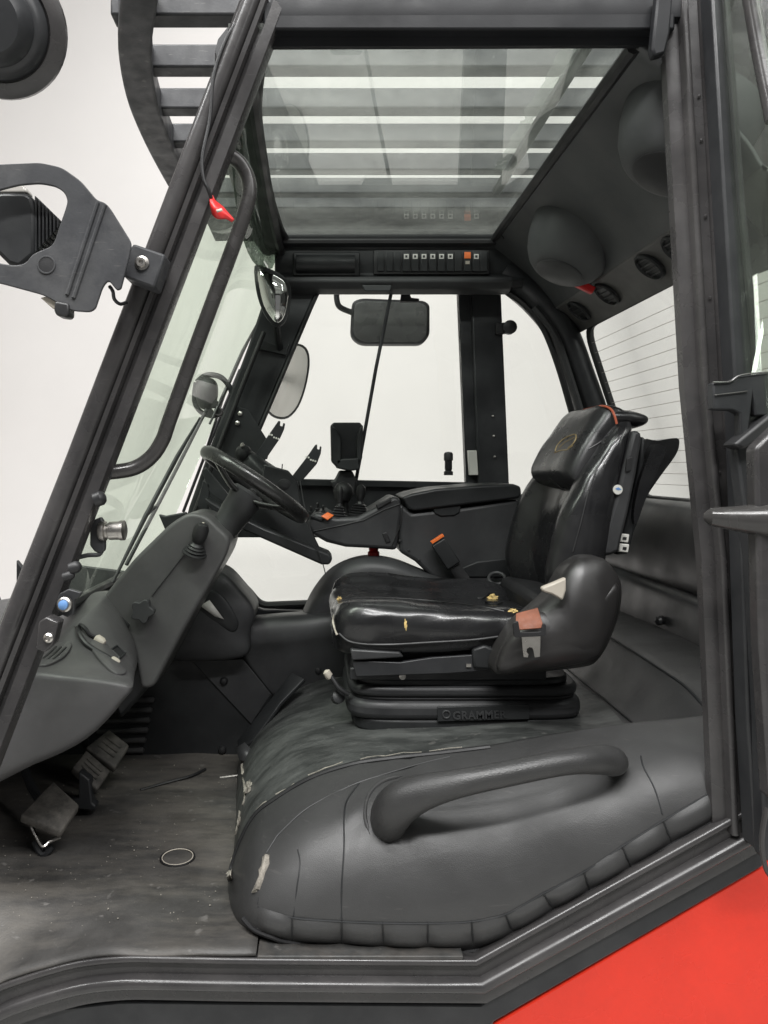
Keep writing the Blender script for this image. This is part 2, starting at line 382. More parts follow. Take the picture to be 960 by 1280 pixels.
# floor
def floor_mat():
    nx, ny = 46, 40; vs, fs = [], []
    x0, x1, y0, y1 = -1.02, -.112, 1.292, 2.24
    sl = [(p.x, p.z) for p in sill]
    def sz(x):
        if x <= sl[0][0]: return sl[0][1] - (sl[0][0] - x) * .3
        for (xa, za), (xb, zb) in zip(sl, sl[1:]):
            if xa <= x <= xb: return za + (zb - za) * (x - xa) / max(1e-6, xb - xa)
        return .75
    for i in range(nx + 1):
        for j in range(ny + 1):
            x = x0 + (x1 - x0) * i / nx; y = y0 + (y1 - y0) * j / ny
            z = .749 + .0028 * math.sin(x * 17 + y * 5) * math.sin(y * 13 - x * 4) + .0015 * math.sin(x * 41 + 1.3) * math.sin(y * 37)
            t_ = max(0, min(1, (1.47 - y) / .178)); z -= max(0, .747 - sz(x)) * t_ * t_ * (3 - 2 * t_)
            vs.append((x, y, z + .003))
    fs = [(i * (ny + 1) + j, (i + 1) * (ny + 1) + j, (i + 1) * (ny + 1) + j + 1, i * (ny + 1) + j + 1) for i in range(nx) for j in range(ny)]
    o = mesh('floor_mat', vs, fs, RUBBER, None, ang=180, solid=.006)
    tag(o, 'dirty grey rubber mat covering the cab floor under the pedals', 'mat')
    c = P(222, 1075, 1.605); c.z = .7560
    lip = ring_tube('plug_rim', c, (1, .25, 0), (-.25, 1, 0), .033, .0011, CREAM, o, 40, 8)
    ring_tube('plug_gap', c - Vector((0, 0, .001)), (1, .25, 0), (-.25, 1, 0), .0360, .0022, RUB2, o, 40, 8)
    lathe('floor_plug', [(.031, -.004), (.031, .000), (.027, .001)], c - Vector((0, 0, .001)), (0, 0, 1), RUBBER, o)
fm_ = floor_mat()
def grit():
    vs, fs = [], []
    for k in range(420):
        x = random.uniform(-.78, -.2); y = random.uniform(1.36, 2.15); r = random.choice((.0006, .0008, .0010, .0014, .0020)) * random.uniform(.7, 1.2)
        n0 = len(vs); c = Vector((x, y, .7535))
        for d in ((1, 0, 0), (-.5, .87, 0), (-.5, -.87, 0), (0, 0, .9), ): vs.append(c + Vector(d) * r * random.uniform(.7, 1.3))
        fs += [(n0, n0 + 1, n0 + 3), (n0 + 1, n0 + 2, n0 + 3), (n0 + 2, n0, n0 + 3), (n0, n0 + 2, n0 + 1)]
    o = mesh('floor_grit', vs, fs, THREAD, None, ang=10, kind='stuff'); o['label'] = 'pale grit scattered over the rubber floor mat'; o['category'] = 'grit'
grit()
box('sill_backing', (-.02, 1.44, .712), (.62, .17, .04), PAINT3, cab)
box('floor_plate', (-.45, 2.0, .715), (1.2, 0.96, .03), DARKST, cab)
box('front_bulkhead', (-.98, 1.85, 1.0), (.03, 1.1, .55), PAINT2, cab, rot=Matrix.Rotation(R(-22), 3, 'Y'))
# --- footwell side (far side of the cab)
YF = 2.19
ppx('footwell_panel', [(20, 700), (120, 822), (306, 822), (342, 868), (313, 915), (300, 934), (296, 968), (20, 968)], YF, .02, PLAST2, cab, bev=.004)
ppx('footwell_facet', [(238, 825), (304, 823.5), (339, 868), (314, 906)], YF - .006, .006, PLAST, cab, bev=.003)
for bx, by in ((280, 851), (278, 937), (398, 838)):
    lathe('bolt', [(.012, 0), (.012, -.004), (.008, -.010), (.002, -.012)], P(bx, by, YF - (.006 if bx == 280 else .0)) , (0, 1, 0), RUB2, cab, n=14)
for i in range(6):   # pressed louvres, in paler plastic that stands for highlights on their tips
    x1_, y1_ = 191 - i * 2.6, 875 + i * 12.6
    a = P(x1_, y1_, YF - .004); b = P(x1_ - 62, y1_ + 2, YF - .004)
    tube('louvre', [b, a - Vector((.012, 0, 0)), a, a + Vector((.004, .008, 0))], [.006, .0085, .0095, .003], DASHM, cab, n=10)
# map pocket on the far side and the duct beside it
ppx('footwell_backing', [(40, 700), (200, 720), (330, 762), (560, 770), (560, 985), (40, 985)], YF + .14, .02, PAINT2, cab, bev=.003)
pk = puff('side_pocket', [(203, 822), (218, 775), (240, 728), (262, 713), (280, 716), (298, 734), (318, 762), (312, 790), (302, 822)], YF - .06, .035, .14, PLAST, cab, cen=(262, 775), m=4, pw=.45)
puff('pocket_recess', [(243, 752), (256, 738), (272, 740), (286, 754), (298, 778), (292, 790), (276, 784), (256, 772)], YF - .088, .010, .02, PLAST2, cab, m=4)
mesh('paper_label', [P(250, 757, YF - .102), P(262, 750, YF - .102), P(280, 774, YF - .104), P(268, 770, YF - .103)], [(0, 1, 2, 3)], WHITEP, cab, solid=.001)
grid('wheel_arch_duct', [[P(306, 770, 2.30), P(350, 766, 2.30), P(395, 762, 2.30), P(440, 755, 2.30), P(520, 740, 2.30)],
                         [P(306, 776, 2.20), P(350, 772, 2.20), P(395, 768, 2.20), P(440, 760, 2.20), P(520, 750, 2.20)],
                         [P(305, 800, 2.17), P(350, 796, 2.17), P(395, 790, 2.17), P(440, 786, 2.17), P(520, 780, 2.17)],
                         [P(304, 822, 2.18), P(350, 820, 2.18), P(395, 818, 2.18), P(440, 816, 2.18), P(520, 816, 2.18)],
                         [P(342, 870, 2.19), P(360, 880, 2.19), P(400, 890, 2.19), P(440, 890, 2.19), P(520, 890, 2.19)]], PLAST, cab, solid=.012)
grid('tank_hump', [[P(378, 764, 2.30), P(392, 735, 2.30), P(416, 708, 2.31), P(452, 694, 2.32), P(490, 697, 2.32), P(530, 712, 2.32), P(580, 728, 2.32)],
                   [P(380, 772, 2.22), P(400, 745, 2.22), P(424, 716, 2.22), P(455, 702, 2.22), P(490, 704, 2.22), P(530, 718, 2.22), P(580, 730, 2.22)],
                   [P(385, 800, 2.20), P(405, 772, 2.20), P(428, 748, 2.20), P(458, 736, 2.20), P(490, 736, 2.20), P(530, 742, 2.20), P(580, 748, 2.20)],
                   [P(392, 850, 2.19), P(410, 830, 2.19), P(430, 820, 2.19), P(460, 815, 2.19), P(490, 815, 2.19), P(530, 815, 2.19), P(580, 815, 2.19)]], PLAST, cab, solid=.012)
# --- far door: frame, mid panel, lower pane, upper pane
YW = 2.60
fd = ppx('far_door_panel', [(285, 601), (583, 605), (600, 612), (600, 672), (285, 672)], YW, .03, PAINT2, cab, bev=.005)
ppx('panel_rib', [(400, 655), (640, 655), (640, 661), (400, 661)], YW - .004, .004, PAINT2, fd, bev=.001)
ppx('window_ledge', [(300, 597), (592, 603), (592, 611), (300, 606)], YW - .02, .02, PAINT2, fd, bev=.003)
ppx('sill_dark_slot', [(540, 622), (600, 618), (600, 628), (540, 632)], YW - .006, .006, RUB2, fd, bev=.001)
ppx('far_door_stile', [(573, 362), (592, 362), (600, 612), (583, 606)], YW - .012, .04, PAINT2, cab, bev=.004)
pl = ppx('far_door_pillar', [(588, 352), (626, 352), (637, 612), (637, 700), (598, 700), (598, 612)], YW - .03, .06, PAINT2, cab, bev=.006)
for bx, by in ((617, 545), (618, 571), (616, 520)):
    lathe('screw', [(.004, 0), (.004, -.002), (.001, -.003)], P(bx, by, YW - .031), (0, 1, 0), STEEL, pl, n=8)
ppx('striker_plate', [(585, 563), (596, 563), (598, 594), (587, 594)], YW - .035, .02, WHITEP, pl, bev=.002)
ppx('upper_pane', [(380, 360), (592, 360), (600, 612), (270, 612)], YW + .012, .005, GCLEAR, cab, bev=0)
ppx('lower_pane', [(230, 660), (600, 660), (600, 760), (230, 775)], YW + .012, .005, GCLEAR, cab, bev=0)
lw = fillet(PL([(250, 722), (284, 720), (306, 733), (326, 757), (395, 754), (480, 752)], YW - .02), .03, 4)
tube('lower_pane_seal', lw, .013, RUB2, cab, n=8)
ppx('far_door_bottom', [(200, 740), (300, 757), (330, 757), (600, 753), (600, 800), (200, 800)], YW, .03, PAINT2, cab, bev=.004)
# --- far front pillar with its mirror clamp
fp = ppx('far_front_pillar', [(352, 322), (398, 350), (394, 370), (372, 420), (340, 497), (318, 548), (292, 612), (282, 690), (222, 690), (236, 634), (262, 560), (311, 430), (337, 352)], 2.50, .07, PAINT2, cab, bev=.008)
tube('pillar_seal', PL([(399, 362), (389, 384), (340, 500), (316, 556), (298, 600)], 2.495), .007, RUB2, fp, n=8)
tube('screen_seal', PL([(330, 415), (300, 490), (262, 590), (240, 650)], 2.46), .008, RUB2, fp, n=8)
ppx('clamp_band', [(326, 424), (358, 436), (362, 428), (358, 444), (322, 436)], 2.485, .02, PLAST2, fp, bev=.002)
ppx('gusset_plate', [(296, 508), (310, 512), (338, 556), (334, 574), (284, 574), (278, 556)], 2.47, .008, PAINT2, fp, bev=.002)
for q in ((300, 517), (297, 529)):
    lathe('bolt', [(.008, 0), (.008, -.004), (.003, -.007)], P(*q, 2.468), (0, 1, 0), STEEL, fp, n=12)
# --- rear corner of the far side
tube('rear_corner_pillar', spline([P(628, 340, 2.53), P(668, 372, 2.53), P(700, 412, 2.53), P(722, 468, 2.53), P(745, 535, 2.53), P(775, 640, 2.53)], 5), .066, PAINT2, cab, n=20, flat=(1, .8))
tube('corner_seal', spline([P(629, 362, 2.50), P(655, 380, 2.50), P(678, 408, 2.50), P(697, 455, 2.50), P(716, 520, 2.50), P(735, 590, 2.50)], 5), .011, RUB2, cab, n=8)
tube('corner_trim', spline([P(668, 384, 2.46), P(694, 420, 2.46), P(712, 470, 2.46), P(732, 535, 2.46)], 5), .012, PLAST, cab, n=8)
ppx('quarter_pane', [(622, 350), (700, 350), (780, 640), (622, 640)], YW + .014, .005, GCLEAR, cab, bev=0)
ppx('catch_arm', [(620, 404), (638, 402), (640, 416), (620, 418)], YW - .045, .02, RUB2, cab, bev=.003)
lathe('round_catch', [(.024, 0), (.024, -.02), (.014, -.026)], P(636, 410, YW - .04), (0, 1, 0), RUB2, cab, n=16)
ppx('quarter_sill', [(598, 618), (760, 618), (790, 700), (598, 700)], YW - .01, .03, PLAST2, cab, bev=.006)
# --- header console along the far side, under the roof glass
def prof_x(name, prof, x0, x1, mat, parent, **k):
    vs = [(x, y, z) for x in (x0, x1) for y, z in prof]; n = len(prof)
    fs = [tuple(range(n)), tuple(range(2 * n - 1, n - 1, -1))] + [(i, (i + 1) % n, n + (i + 1) % n, n + i) for i in range(n)]
    return mesh(name, vs, fs, mat, parent, **k)
zt = lambda py, Y: P(0, py, Y).z
hc = prof_x('header_console', [(2.44, zt(297, 2.44)), (2.455, zt(306, 2.455)), (2.47, zt(309, 2.47)), (2.475, zt(343, 2.475)), (2.455, zt(350, 2.455)), (2.47, zt(360, 2.47)), (2.53, zt(368, 2.53)), (2.60, zt(362, 2.6)), (2.60, 2.37), (2.44, 2.375)], P(343, 0, 2.46).x, P(655, 0, 2.46).x, PLAST2, cab, bev=.005)
sh = prof_x('header_lip', [(2.45, zt(345, 2.45)), (2.44, zt(351, 2.44)), (2.46, zt(361, 2.46)), (2.50, zt(369, 2.50)), (2.52, zt(360, 2.52))], P(352, 0, 2.46).x, P(640, 0, 2.46).x, PLAST, cab, bev=.006)
ppx('lip_grip', [(452, 356), (490, 356), (488, 364), (456, 364)], 2.438, .01, PLAST2, sh, bev=.003)
ppx('tray_frame', [(366, 315), (450, 315), (450, 345), (366, 345)], 2.462, .012, PLAST2, hc, bev=.004, rad=.008)
tr = lathe('storage_tray', [(.001, 0), (.033, .001), (.033, .196), (.001, .197)], P(370, 331, 2.474), (1, 0, 0), PLAST2, hc, n=20)
ppx('switch_bank', [(467, 312), (612, 312), (612, 343), (467, 343)], 2.464, .01, RUB2, hc, bev=.003)
for i, x in enumerate((476, 487, 497)):
    ppx('blank_switch', [(x - 4.5, 315), (x + 4.5, 315), (x + 4.5, 339), (x - 4.5, 339)], 2.460, .008, PLAST2, hc, bev=.002)
for i, x in enumerate((508, 519, 530, 541, 552, 563, 573, 584.5, 595.5, 605)):
    s = ppx('rocker_switch', [(x - 4.8, 314), (x + 4.8, 314), (x + 4.8, 339), (x - 4.8, 339)], 2.458, .010, PLAST2, hc, bev=.002)
    if i in (6, 9): continue
    ppx('icon_plate', [(x - 3, 317.5), (x + 3, 317.5), (x + 3, 323.5), (x - 3, 323.5)] if i != 7 else [(x - 4, 315), (x + 4, 315), (x + 4, 323), (x - 4, 323)], 2.4565, .002, ORANGE if i == 7 else WHITEP, s, bev=0)
    if i != 7: ppx('icon_mark', [(x - 1.4, 319), (x + 1.4, 319), (x + 1.4, 322), (x - 1.4, 322)], 2.4558, .001, RUB2, s, bev=0)
    else: ppx('icon_mark', [(x - 2.6, 326), (x + 2.6, 326), (x + 2.6, 330), (x - 2.6, 330)], 2.4558, .002, CREAM, s, bev=0)
# --- roof window
ZR = 2.362
rf = [(-.135, 1.30), (.60, 1.30), (.60, 2.46), (-.11, 2.46)]
def roofbar(name, a, b, wdt, h, mat, z=ZR, parent=None, **k):
    a = Vector((*a, z)); b = Vector((*b, z)); d = (b - a).normalized(); n = Vector((-d.y, d.x, 0)) * wdt / 2
    vs = [a + n, a - n, b - n, b + n]; vs = vs + [v + Vector((0, 0, h)) for v in vs]
    return mesh(name, vs, [(0, 1, 2, 3), (7, 6, 5, 4), (0, 4, 5, 1), (1, 5, 6, 2), (2, 6, 7, 3), (3, 7, 4, 0)], mat, parent, **k)
roofbar('roof_edge', (-.10, 1.302), (.62, 1.302), .025, .05, PAINT3, ZR + .003, cab, bev=.004)
fre = spline([Vector((-.098, 1.30, ZR)), Vector((-.132, 1.55, ZR)), Vector((-.140, 1.80, ZR)), Vector((-.138, 2.1, ZR)), Vector((-.125, 2.35, ZR)), Vector((-.11, 2.47, ZR))], 4)
tube('roof_front_rail', [p + Vector((-.045, 0, -.012)) for p in fre], .05, PAINT2, cab, n=12, flat=(1, .6))
tube('roof_front_seal', fre, .011, RUB2, cab, n=8)
tube('roof_rear_seal', [Vector((.565, 1.33, ZR - .004)), Vector((.578, 2.47, ZR - .004))], .014, RUB2, cab, n=8)
tube('roof_far_seal', [Vector((-.12, 2.452, ZR - .01)), Vector((.6, 2.452, ZR - .01))], .012, RUB2, cab, n=8)
mesh('roof_pane', [(-.16, 1.29, ZR + .008), (.59, 1.29, ZR + .008), (.59, 2.47, ZR + .008), (-.16, 2.47, ZR + .008), (-.16, 1.29, ZR + .014), (.59, 1.29, ZR + .014), (.59, 2.47, ZR + .014), (-.16, 2.47, ZR + .014)],
     [(3, 2, 1, 0), (4, 5, 6, 7), (0, 1, 5, 4), (1, 2, 6, 5), (2, 3, 7, 6), (3, 0, 4, 7)], GROOF, cab)
roofbar('roof_crossbar', (.505, 1.31), (.512, 2.15), .022, .02, PAINT2, ZR + .03, cab, bev=.004)
# a strip of crinkled sealing tape beside it
tape = []
for i in range(26):
    y = 1.34 + i * .025; tape.append([Vector((.488 - .030 * (k / 3) + random.uniform(-.006, .006), y, ZR + .026 + random.uniform(-.003, .007))) for k in range(4)])
grid('sealing_tape', tape, GTAPE, cab, mu=2, mv=2)
for k, (x, y, r) in enumerate(((331, 272, .010), (337, 279, .008), (334, 288, .009), (341, 292, .007))):
    lathe('roof_bolt', [(r, -.01), (r, .006), (r * .6, .012)], P(x, y, 2.40), (.3, -.9, -.3), RUB2, cab, n=10)
tube('roof_wire', spline([P(318, 262, 2.38), P(326, 280, 2.38), P(336, 300, 2.40), P(344, 318, 2.42)], 5), .004, RUB2, cab, n=6)
# --- rear roof liner with loudspeaker domes, vent strip, rear window
LA, LB = Vector((.572, 0, ZR)), Vector((.79, 0, 2.145))
ln = grid('roof_liner', [[Vector((.572 + .0, y, ZR - .002)), Vector((.62, y, ZR - .035)), Vector((.70, y, ZR - .105)), Vector((.765, y, 2.185)), Vector((.79, y, 2.145)), Vector((.80, y, 2.135))] for y in (1.32, 1.6, 1.9, 2.2, 2.44)] +
          [[Vector((.60, 2.52, ZR - .06)), Vector((.64, 2.53, ZR - .09)), Vector((.71, 2.54, ZR - .15)), Vector((.765, 2.53, 2.15)), Vector((.79, 2.52, 2.13)), Vector((.80, 2.52, 2.12))]], LINER, cab, solid=.008)
def dome(c):
    ax = Vector((-.42, -.12, -.9))
    d = lathe('speaker_dome', [(.130, .06), (.124, .010), (.112, -.030), (.096, -.058), (.079, -.074), (.068, -.079)], c, -ax, LINER, ln, n=36, ang=70)
    lathe('speaker_mesh', [(.066, -.076), (.066, -.081), (.061, -.083), (.002, -.083)], c, -ax, PLAST, ln, n=36)
dome(Vector((.700, 2.07, 2.215))); dome(Vector((.70, 1.43, 2.235)))
for q in ((.665, 2.29, 2.285), (.67, 1.78, 2.283), (.64, 1.5, 2.31), (.755, 1.72, 2.195), (.585, 2.38, 2.345)):
    lathe('liner_clip', [(.011, 0), (.011, .003), (.004, .006)], q, (-.7, 0, -.72), RUB2, ln, n=12)
vt = grid('vent_strip', [[Vector((.79, y, 2.142)), Vector((.83, y, 2.12)), Vector((.868, y, 2.085)), Vector((.885, y, 2.062))] for y in (1.32, 1.7, 2.1, 2.5)], STRIP, cab, solid=.01)
vn = Vector((-.66, 0, -.75)).normalized()
for i, y in enumerate((1.70, 1.845, 2.13, 2.36)):
    c = Vector((.832, y, 2.113)) if i < 2 else Vector((.835, y, 2.112))
    c = c + vn * .010
    v = lathe('round_vent', [(.043, 0), (.043, .008), (.038, .011), (.035, .004), (.002, .003)], c, vn, PLAST2, vt, n=28)
    for t in (-.024, -.008, .008, .024):
        u = vn.orthogonal().normalized(); u = Vector((0, 1, 0)); w_ = vn.cross(u)
        tube('vent_fin', [c + vn * .006 + w_ * t - u * .03, c + vn * .006 + w_ * t + u * .03], .0022, PLAST, v, n=6)
A, B = Vector((.885, 0, 2.07)), Vector((1.07, 0, 1.50))
def rw(s, y): return A.lerp(B, s) + Vector((0, y, 0))
mesh('rear_pane', [rw(-.02, 1.25), rw(-.02, 2.54), rw(1.03, 2.54), rw(1.03, 1.25)], [(0, 1, 2, 3)], GCLEAR, cab, solid=.005)
tube('rear_window_seal', fillet([rw(.0, 1.2), rw(.0, 2.46), rw(1.0, 2.46), rw(1.0, 1.2)], .08, 6), .012, RUB2, cab, n=8)
for i in range(15):
    s = .10 + i * .058
    tube('heating_wire', [rw(s, 1.3) - Vector((.005, 0, 0)), rw(s, 2.44) - Vector((.005, 0, 0))], .0007, WIRE, cab, n=5)
# rear wall pads below the rear window
grid('rear_wall_pad', [[Vector((1.03, y, 1.505)), Vector((.985, y, 1.485)), Vector((.965, y, 1.40)), Vector((.962, y, 1.30)), Vector((.985, y, 1.262))] for y in (1.36, 1.7, 2.1, 2.56)], DASHM, cab, solid=.02)
grid('rear_lower_pad', [[Vector((.985, y, 1.275)), Vector((.955, y, 1.255)), Vector((.945, y, 1.20)), Vector((.935, y, 1.10))] for y in (1.36, 1.7, 2.1, 2.56)], PLAST, cab, solid=.02)
lathe('hook_knob', [(.012, 0), (.012, .02), (.006, .026)], P(828, 775, 2.03), (-.8, -.6, 0), RUB2, cab, n=12)
box('rear_side_wall', (.98, 1.43, 1.2), (.30, .02, .95), PAINT2, cab, bev=.004)
ppx('rear_side_panel', [(896, -40), (1020, -40), (1020, 315), (932, 348), (912, 300)], 1.46, .02, PAINT, cab, bev=.004)
for y_ in (196, 240, 258):
    tube('striker_clip', spline([P(894, y_ - 6, YD + .004), P(899, y_ - 3, YD - .006), P(899, y_ + 4, YD - .006), P(895, y_ + 8, YD + .004)], 4), .002, CHROME, cab, n=6)
for y_ in (120, 175, 270, 372, 590, 640, 775):
    lathe('weld_spot', [(.003, 0), (.002, -.0012), (.0006, -.0016)], P(874 + (y_ - 120) * .055, y_, YD + .0095), (0, 1, 0), PAINT, cab, n=8)
# --- windscreen and its seals
def wsx(z): return -.151 - .39 * (2.27 - z)
def ws(z, y, off=0): return Vector((wsx(z) + off, y, z))
mesh('windscreen_pane', [ws(2.345, 1.31, -.015), ws(2.345, 2.64, -.015), ws(1.27, 2.64, -.05), ws(1.285, 1.31, -.05)], [(0, 1, 2, 3)], GGREEN, cab, solid=.006)
vs = []
tube('windscreen_top_seal', [ws(2.325, 1.30), ws(2.315, 1.6), ws(2.31, 1.95), ws(2.315, 2.3), ws(2.325, 2.50)], .014, RUB2, cab, n=8)
tube('windscreen_bottom_seal', [ws(1.285, 1.33, -.05), ws(1.27, 2.5, -.05)], .014, RUB2, cab, n=8)
mesh('tinted_sunband', [v for i in range(13) for v in (ws(2.33, 1.32 + i * .095, -.006), ws(2.175 + .09 * abs(i / 6 - 1) ** 2.2, 1.32 + i * .095, -.006))],
     [(2 * i, 2 * i + 1, 2 * i + 3, 2 * i + 2) for i in range(12)], glass('sunband glass', (.50, .55, .51), dirt=.04), cab, solid=.001, ang=180)

# ================================================================== helpers that find a point on something built
from mathutils.bvhtree import BVHTree
_bvh = {}
def on(o, px, py, lift=0.0):
    """where the sight line through photo pixel (px, py) meets object o, lifted off its surface"""
    if o.name not in _bvh:
        off = wloc(o); me = o.data
        _bvh[o.name] = BVHTree.FromPolygons([v.co + off for v in me.vertices], [tuple(p.vertices) for p in me.polygons])
    d = (P(px, py, 1.0) - Vector((0, 0, ZC))).normalized()
    h = _bvh[o.name].ray_cast(Vector((0, 0, ZC)), d)
    if h[0] is None: return P(px, py, 1.4)
    return h[0] - d * lift
def onws(px, py, off=0.0):
    dx = (px - CX) / F; dz = -(py - CY) / F      # meets the windscreen plane X = wsx(z) + off
    Y = (-.151 + off - .39 * (2.27 - ZC)) / (dx - .39 * dz)
    return Vector((dx * Y, Y, ZC + dz * Y))

from mathutils import noise as mnoise
def rumple(o, amp, sc, seed=0.0, extra=None):
    """uneven, hand-stretched upholstery: push the skin in and out a few millimetres"""
    off = wloc(o); me = o.data
    nr = [v.normal.copy() for v in me.vertices]
    for v, n in zip(me.vertices, nr):
        w_ = v.co + off; q = Vector((w_.x * sc[0] + seed, w_.y * sc[1], w_.z * sc[2]))
        d = amp * (mnoise.noise(q) + .5 * mnoise.noise(q * 2.3) + .25 * mnoise.noise(q * 4.9))
        if extra: d += extra(w_)
        v.co += n * d
    me.update()
# ================================================================== ENGINE COVER
ec = thing('engine_cover', 'padded black vinyl engine cover with moulded grab handle below the seat', 'engine cover', (.3, 1.8, .745))
zx = [(-.235, .750), (-.222, .80), (-.195, .852), (-.145, .902), (-.07, .945), (.04, .975), (.2, .99), (.45, 1.002), (.62, 1.010), (.72, 1.018), (.87, 1.03), (.95, 1.03)]
top = grid('top_cover', [[Vector((x + .05 * max(0, min(1, (2.15 - y) / .6)) * max(0, min(1, (.1 - x) / .33)), y, z - (.012 if y < 1.6 else 0) + .006 * math.sin(x * 14 + y * 9))) for x, z in zx] for y in (1.535, 1.60, 1.75, 1.95, 2.12, 2.26)], VINYL2, ec, solid=.02, off=-1)
# pocket flap and clip at its front
mesh('front_flap', [P(345, 868, 2.12), P(366, 842, 2.12), P(382, 850, 2.10), P(352, 880, 2.06), P(320, 925, 2.02), P(300, 940, 2.02), P(298, 928, 2.06)], [(0, 1, 2, 3), (0, 3, 4, 5, 6)], PLAST2, ec, solid=.012, off=0, bev=.003)
mesh('corner_tab', [P(294, 935, 2.0), P(306, 928, 2.0), P(316, 938, 1.98), P(308, 952, 1.96), P(299, 950, 1.97)], [(0, 1, 2, 3, 4)], PLAST, ec, solid=.006)
cols = [((289, 1083, 1.575), (296, 1140, 1.47)), ((301, 1047, 1.57), (305, 1156, 1.42)), ((319, 1016, 1.56), (320, 1166, 1.385)), ((344, 996, 1.555), (345, 1176, 1.365)),
        ((386, 971, 1.55), (386, 1183, 1.358)), ((439, 953, 1.55), (439, 1187, 1.354)), ((492, 945, 1.55), (492, 1191, 1.35)), ((549, 939, 1.55), (549, 1193, 1.35)),
        ((616, 931, 1.545), (600, 1190, 1.35)), ((680, 919, 1.53), (665, 1158, 1.35)), ((740, 910, 1.52), (738, 1117, 1.35)), ((800, 902, 1.50), (800, 1083, 1.35)),
        ((850, 897, 1.49), (860, 1048, 1.35)), ((912, 890, 1.47), (925, 1013, 1.35))]
ts = [(0, 0), (.06, -.10), (.16, -.20), (.32, -.26), (.5, -.22), (.66, -.08), (.80, .14), (.90, .40), (.96, .68), (1, 1)]
rows = []
for t_, b_ in cols:
    T_, B_ = P(*t_), P(*b_); dz = T_.z - B_.z
    row = []
    for s, g in ts:
        p = B_.lerp(T_, s); p.y = B_.y + (T_.y - B_.y) * g
        p.z = B_.z + dz * (s if s < .5 else .5 + .5 * (1 - (1 - (s - .5) * 2) ** 1.25))
        row.append(p)
    rows.append(row)
pad = grid('side_pad', rows, VINYL, ec, mu=5, mv=6, solid=.02)
HC = P(487, 1015, 1.33)
def pucker(w_):
    d = Vector((w_.x - HC.x, 0, w_.z - HC.z)); r = d.length; a = math.atan2(d.z, d.x)
    if r > .16 or d.x > .06: return 0
    return .0028 * math.sin(a * 13 + 2 * math.sin(a * 3)) * math.exp(-((r - .062) / .026) ** 2)
rumple(pad, .0022, (7, 7, 7), 3.0, pucker)
rumple(top, .004, (7, 5, 9), 1.0)
# quilted bottom band: one pillow per stitch field
topl = [(322, 1133), (365, 1147), (427, 1152), (478, 1154), (535, 1154.5), (590, 1152), (632, 1143), (679, 1117), (730, 1090), (778, 1058), (829, 1026), (897, 985)]
botl = [(318, 1163), (365, 1178), (427, 1183), (480, 1188), (535, 1190), (592, 1189), (643, 1171), (695, 1140), (738, 1115), (790, 1086), (841, 1056), (903, 1022)]
for i in range(len(topl) - 1):
    a, b, c, d = topl[i], topl[i + 1], botl[i + 1], botl[i]
    rws = []
    for u in range(5):
        rw_ = []
        for v in range(5):
            U, W = u / 4, v / 4
            x = (a[0] * (1 - U) + b[0] * U) * (1 - W) + (d[0] * (1 - U) + c[0] * U) * W
            y = (a[1] * (1 - U) + b[1] * U) * (1 - W) + (d[1] * (1 - U) + c[1] * U) * W
            q = on(pad, min(max(x, 322), 905), y, .002)
            bulge = .0045 * (math.sin(math.pi * U) * math.sin(math.pi * W)) ** .4 if 0 < u < 4 and 0 < v < 4 else -.001
            rw_.append(Vector((q.x, q.y - bulge, q.z)))
        rws.append(rw_)
    grid('quilt_pad', rws, VINYL, ec, mu=3, mv=3)
hemp = [on(pad, x, y - 1, .003) for x, y in [(304, 1149), (318, 1163), (340, 1172), (365, 1179), (427, 1184), (480, 1189), (535, 1191), (592, 1189), (643, 1171), (695, 1140), (738, 1115), (790, 1086), (841, 1056), (900, 1023)]]
tube('bottom_piping', spline(hemp, 4), .005, RUB2, ec, n=8)
def seam(pts, r=.0014, mat=PLAST2, o=pad, lift=.0005, name='stitch_seam'):
    return tube(name, spline([on(o, x, y, lift) for x, y in pts], 5), r, mat, ec, n=6)
seam([(x, y) for x, y in topl[:-1]] + [(890, 990)], .0017)
for a_, b_ in list(zip(topl, botl))[1:-1]:
    tube('stitch_seam', [on(pad, a_[0], a_[1], .003), on(pad, (a_[0] + b_[0]) / 2, (a_[1] + b_[1]) / 2, .004), on(pad, b_[0], b_[1], .003)], .0013, PLAST2, ec, n=6)
seam([(333, 1066), (342, 1052), (351, 1040), (386, 1009), (439, 982), (480, 968), (528, 954), (562, 946)], .0016, PLAST)
seam([(449, 979), (434, 1000), (430, 1022), (430, 1060), (427, 1110), (427, 1150)], .0016)
seam([(372, 1062), (375, 1080), (371, 1110), (367, 1145)], .0012)
seam([(801, 945), (805, 960), (818, 985), (828, 1018)], .0015)
seam([(333, 1068), (330, 1090), (322, 1130)], .0012)
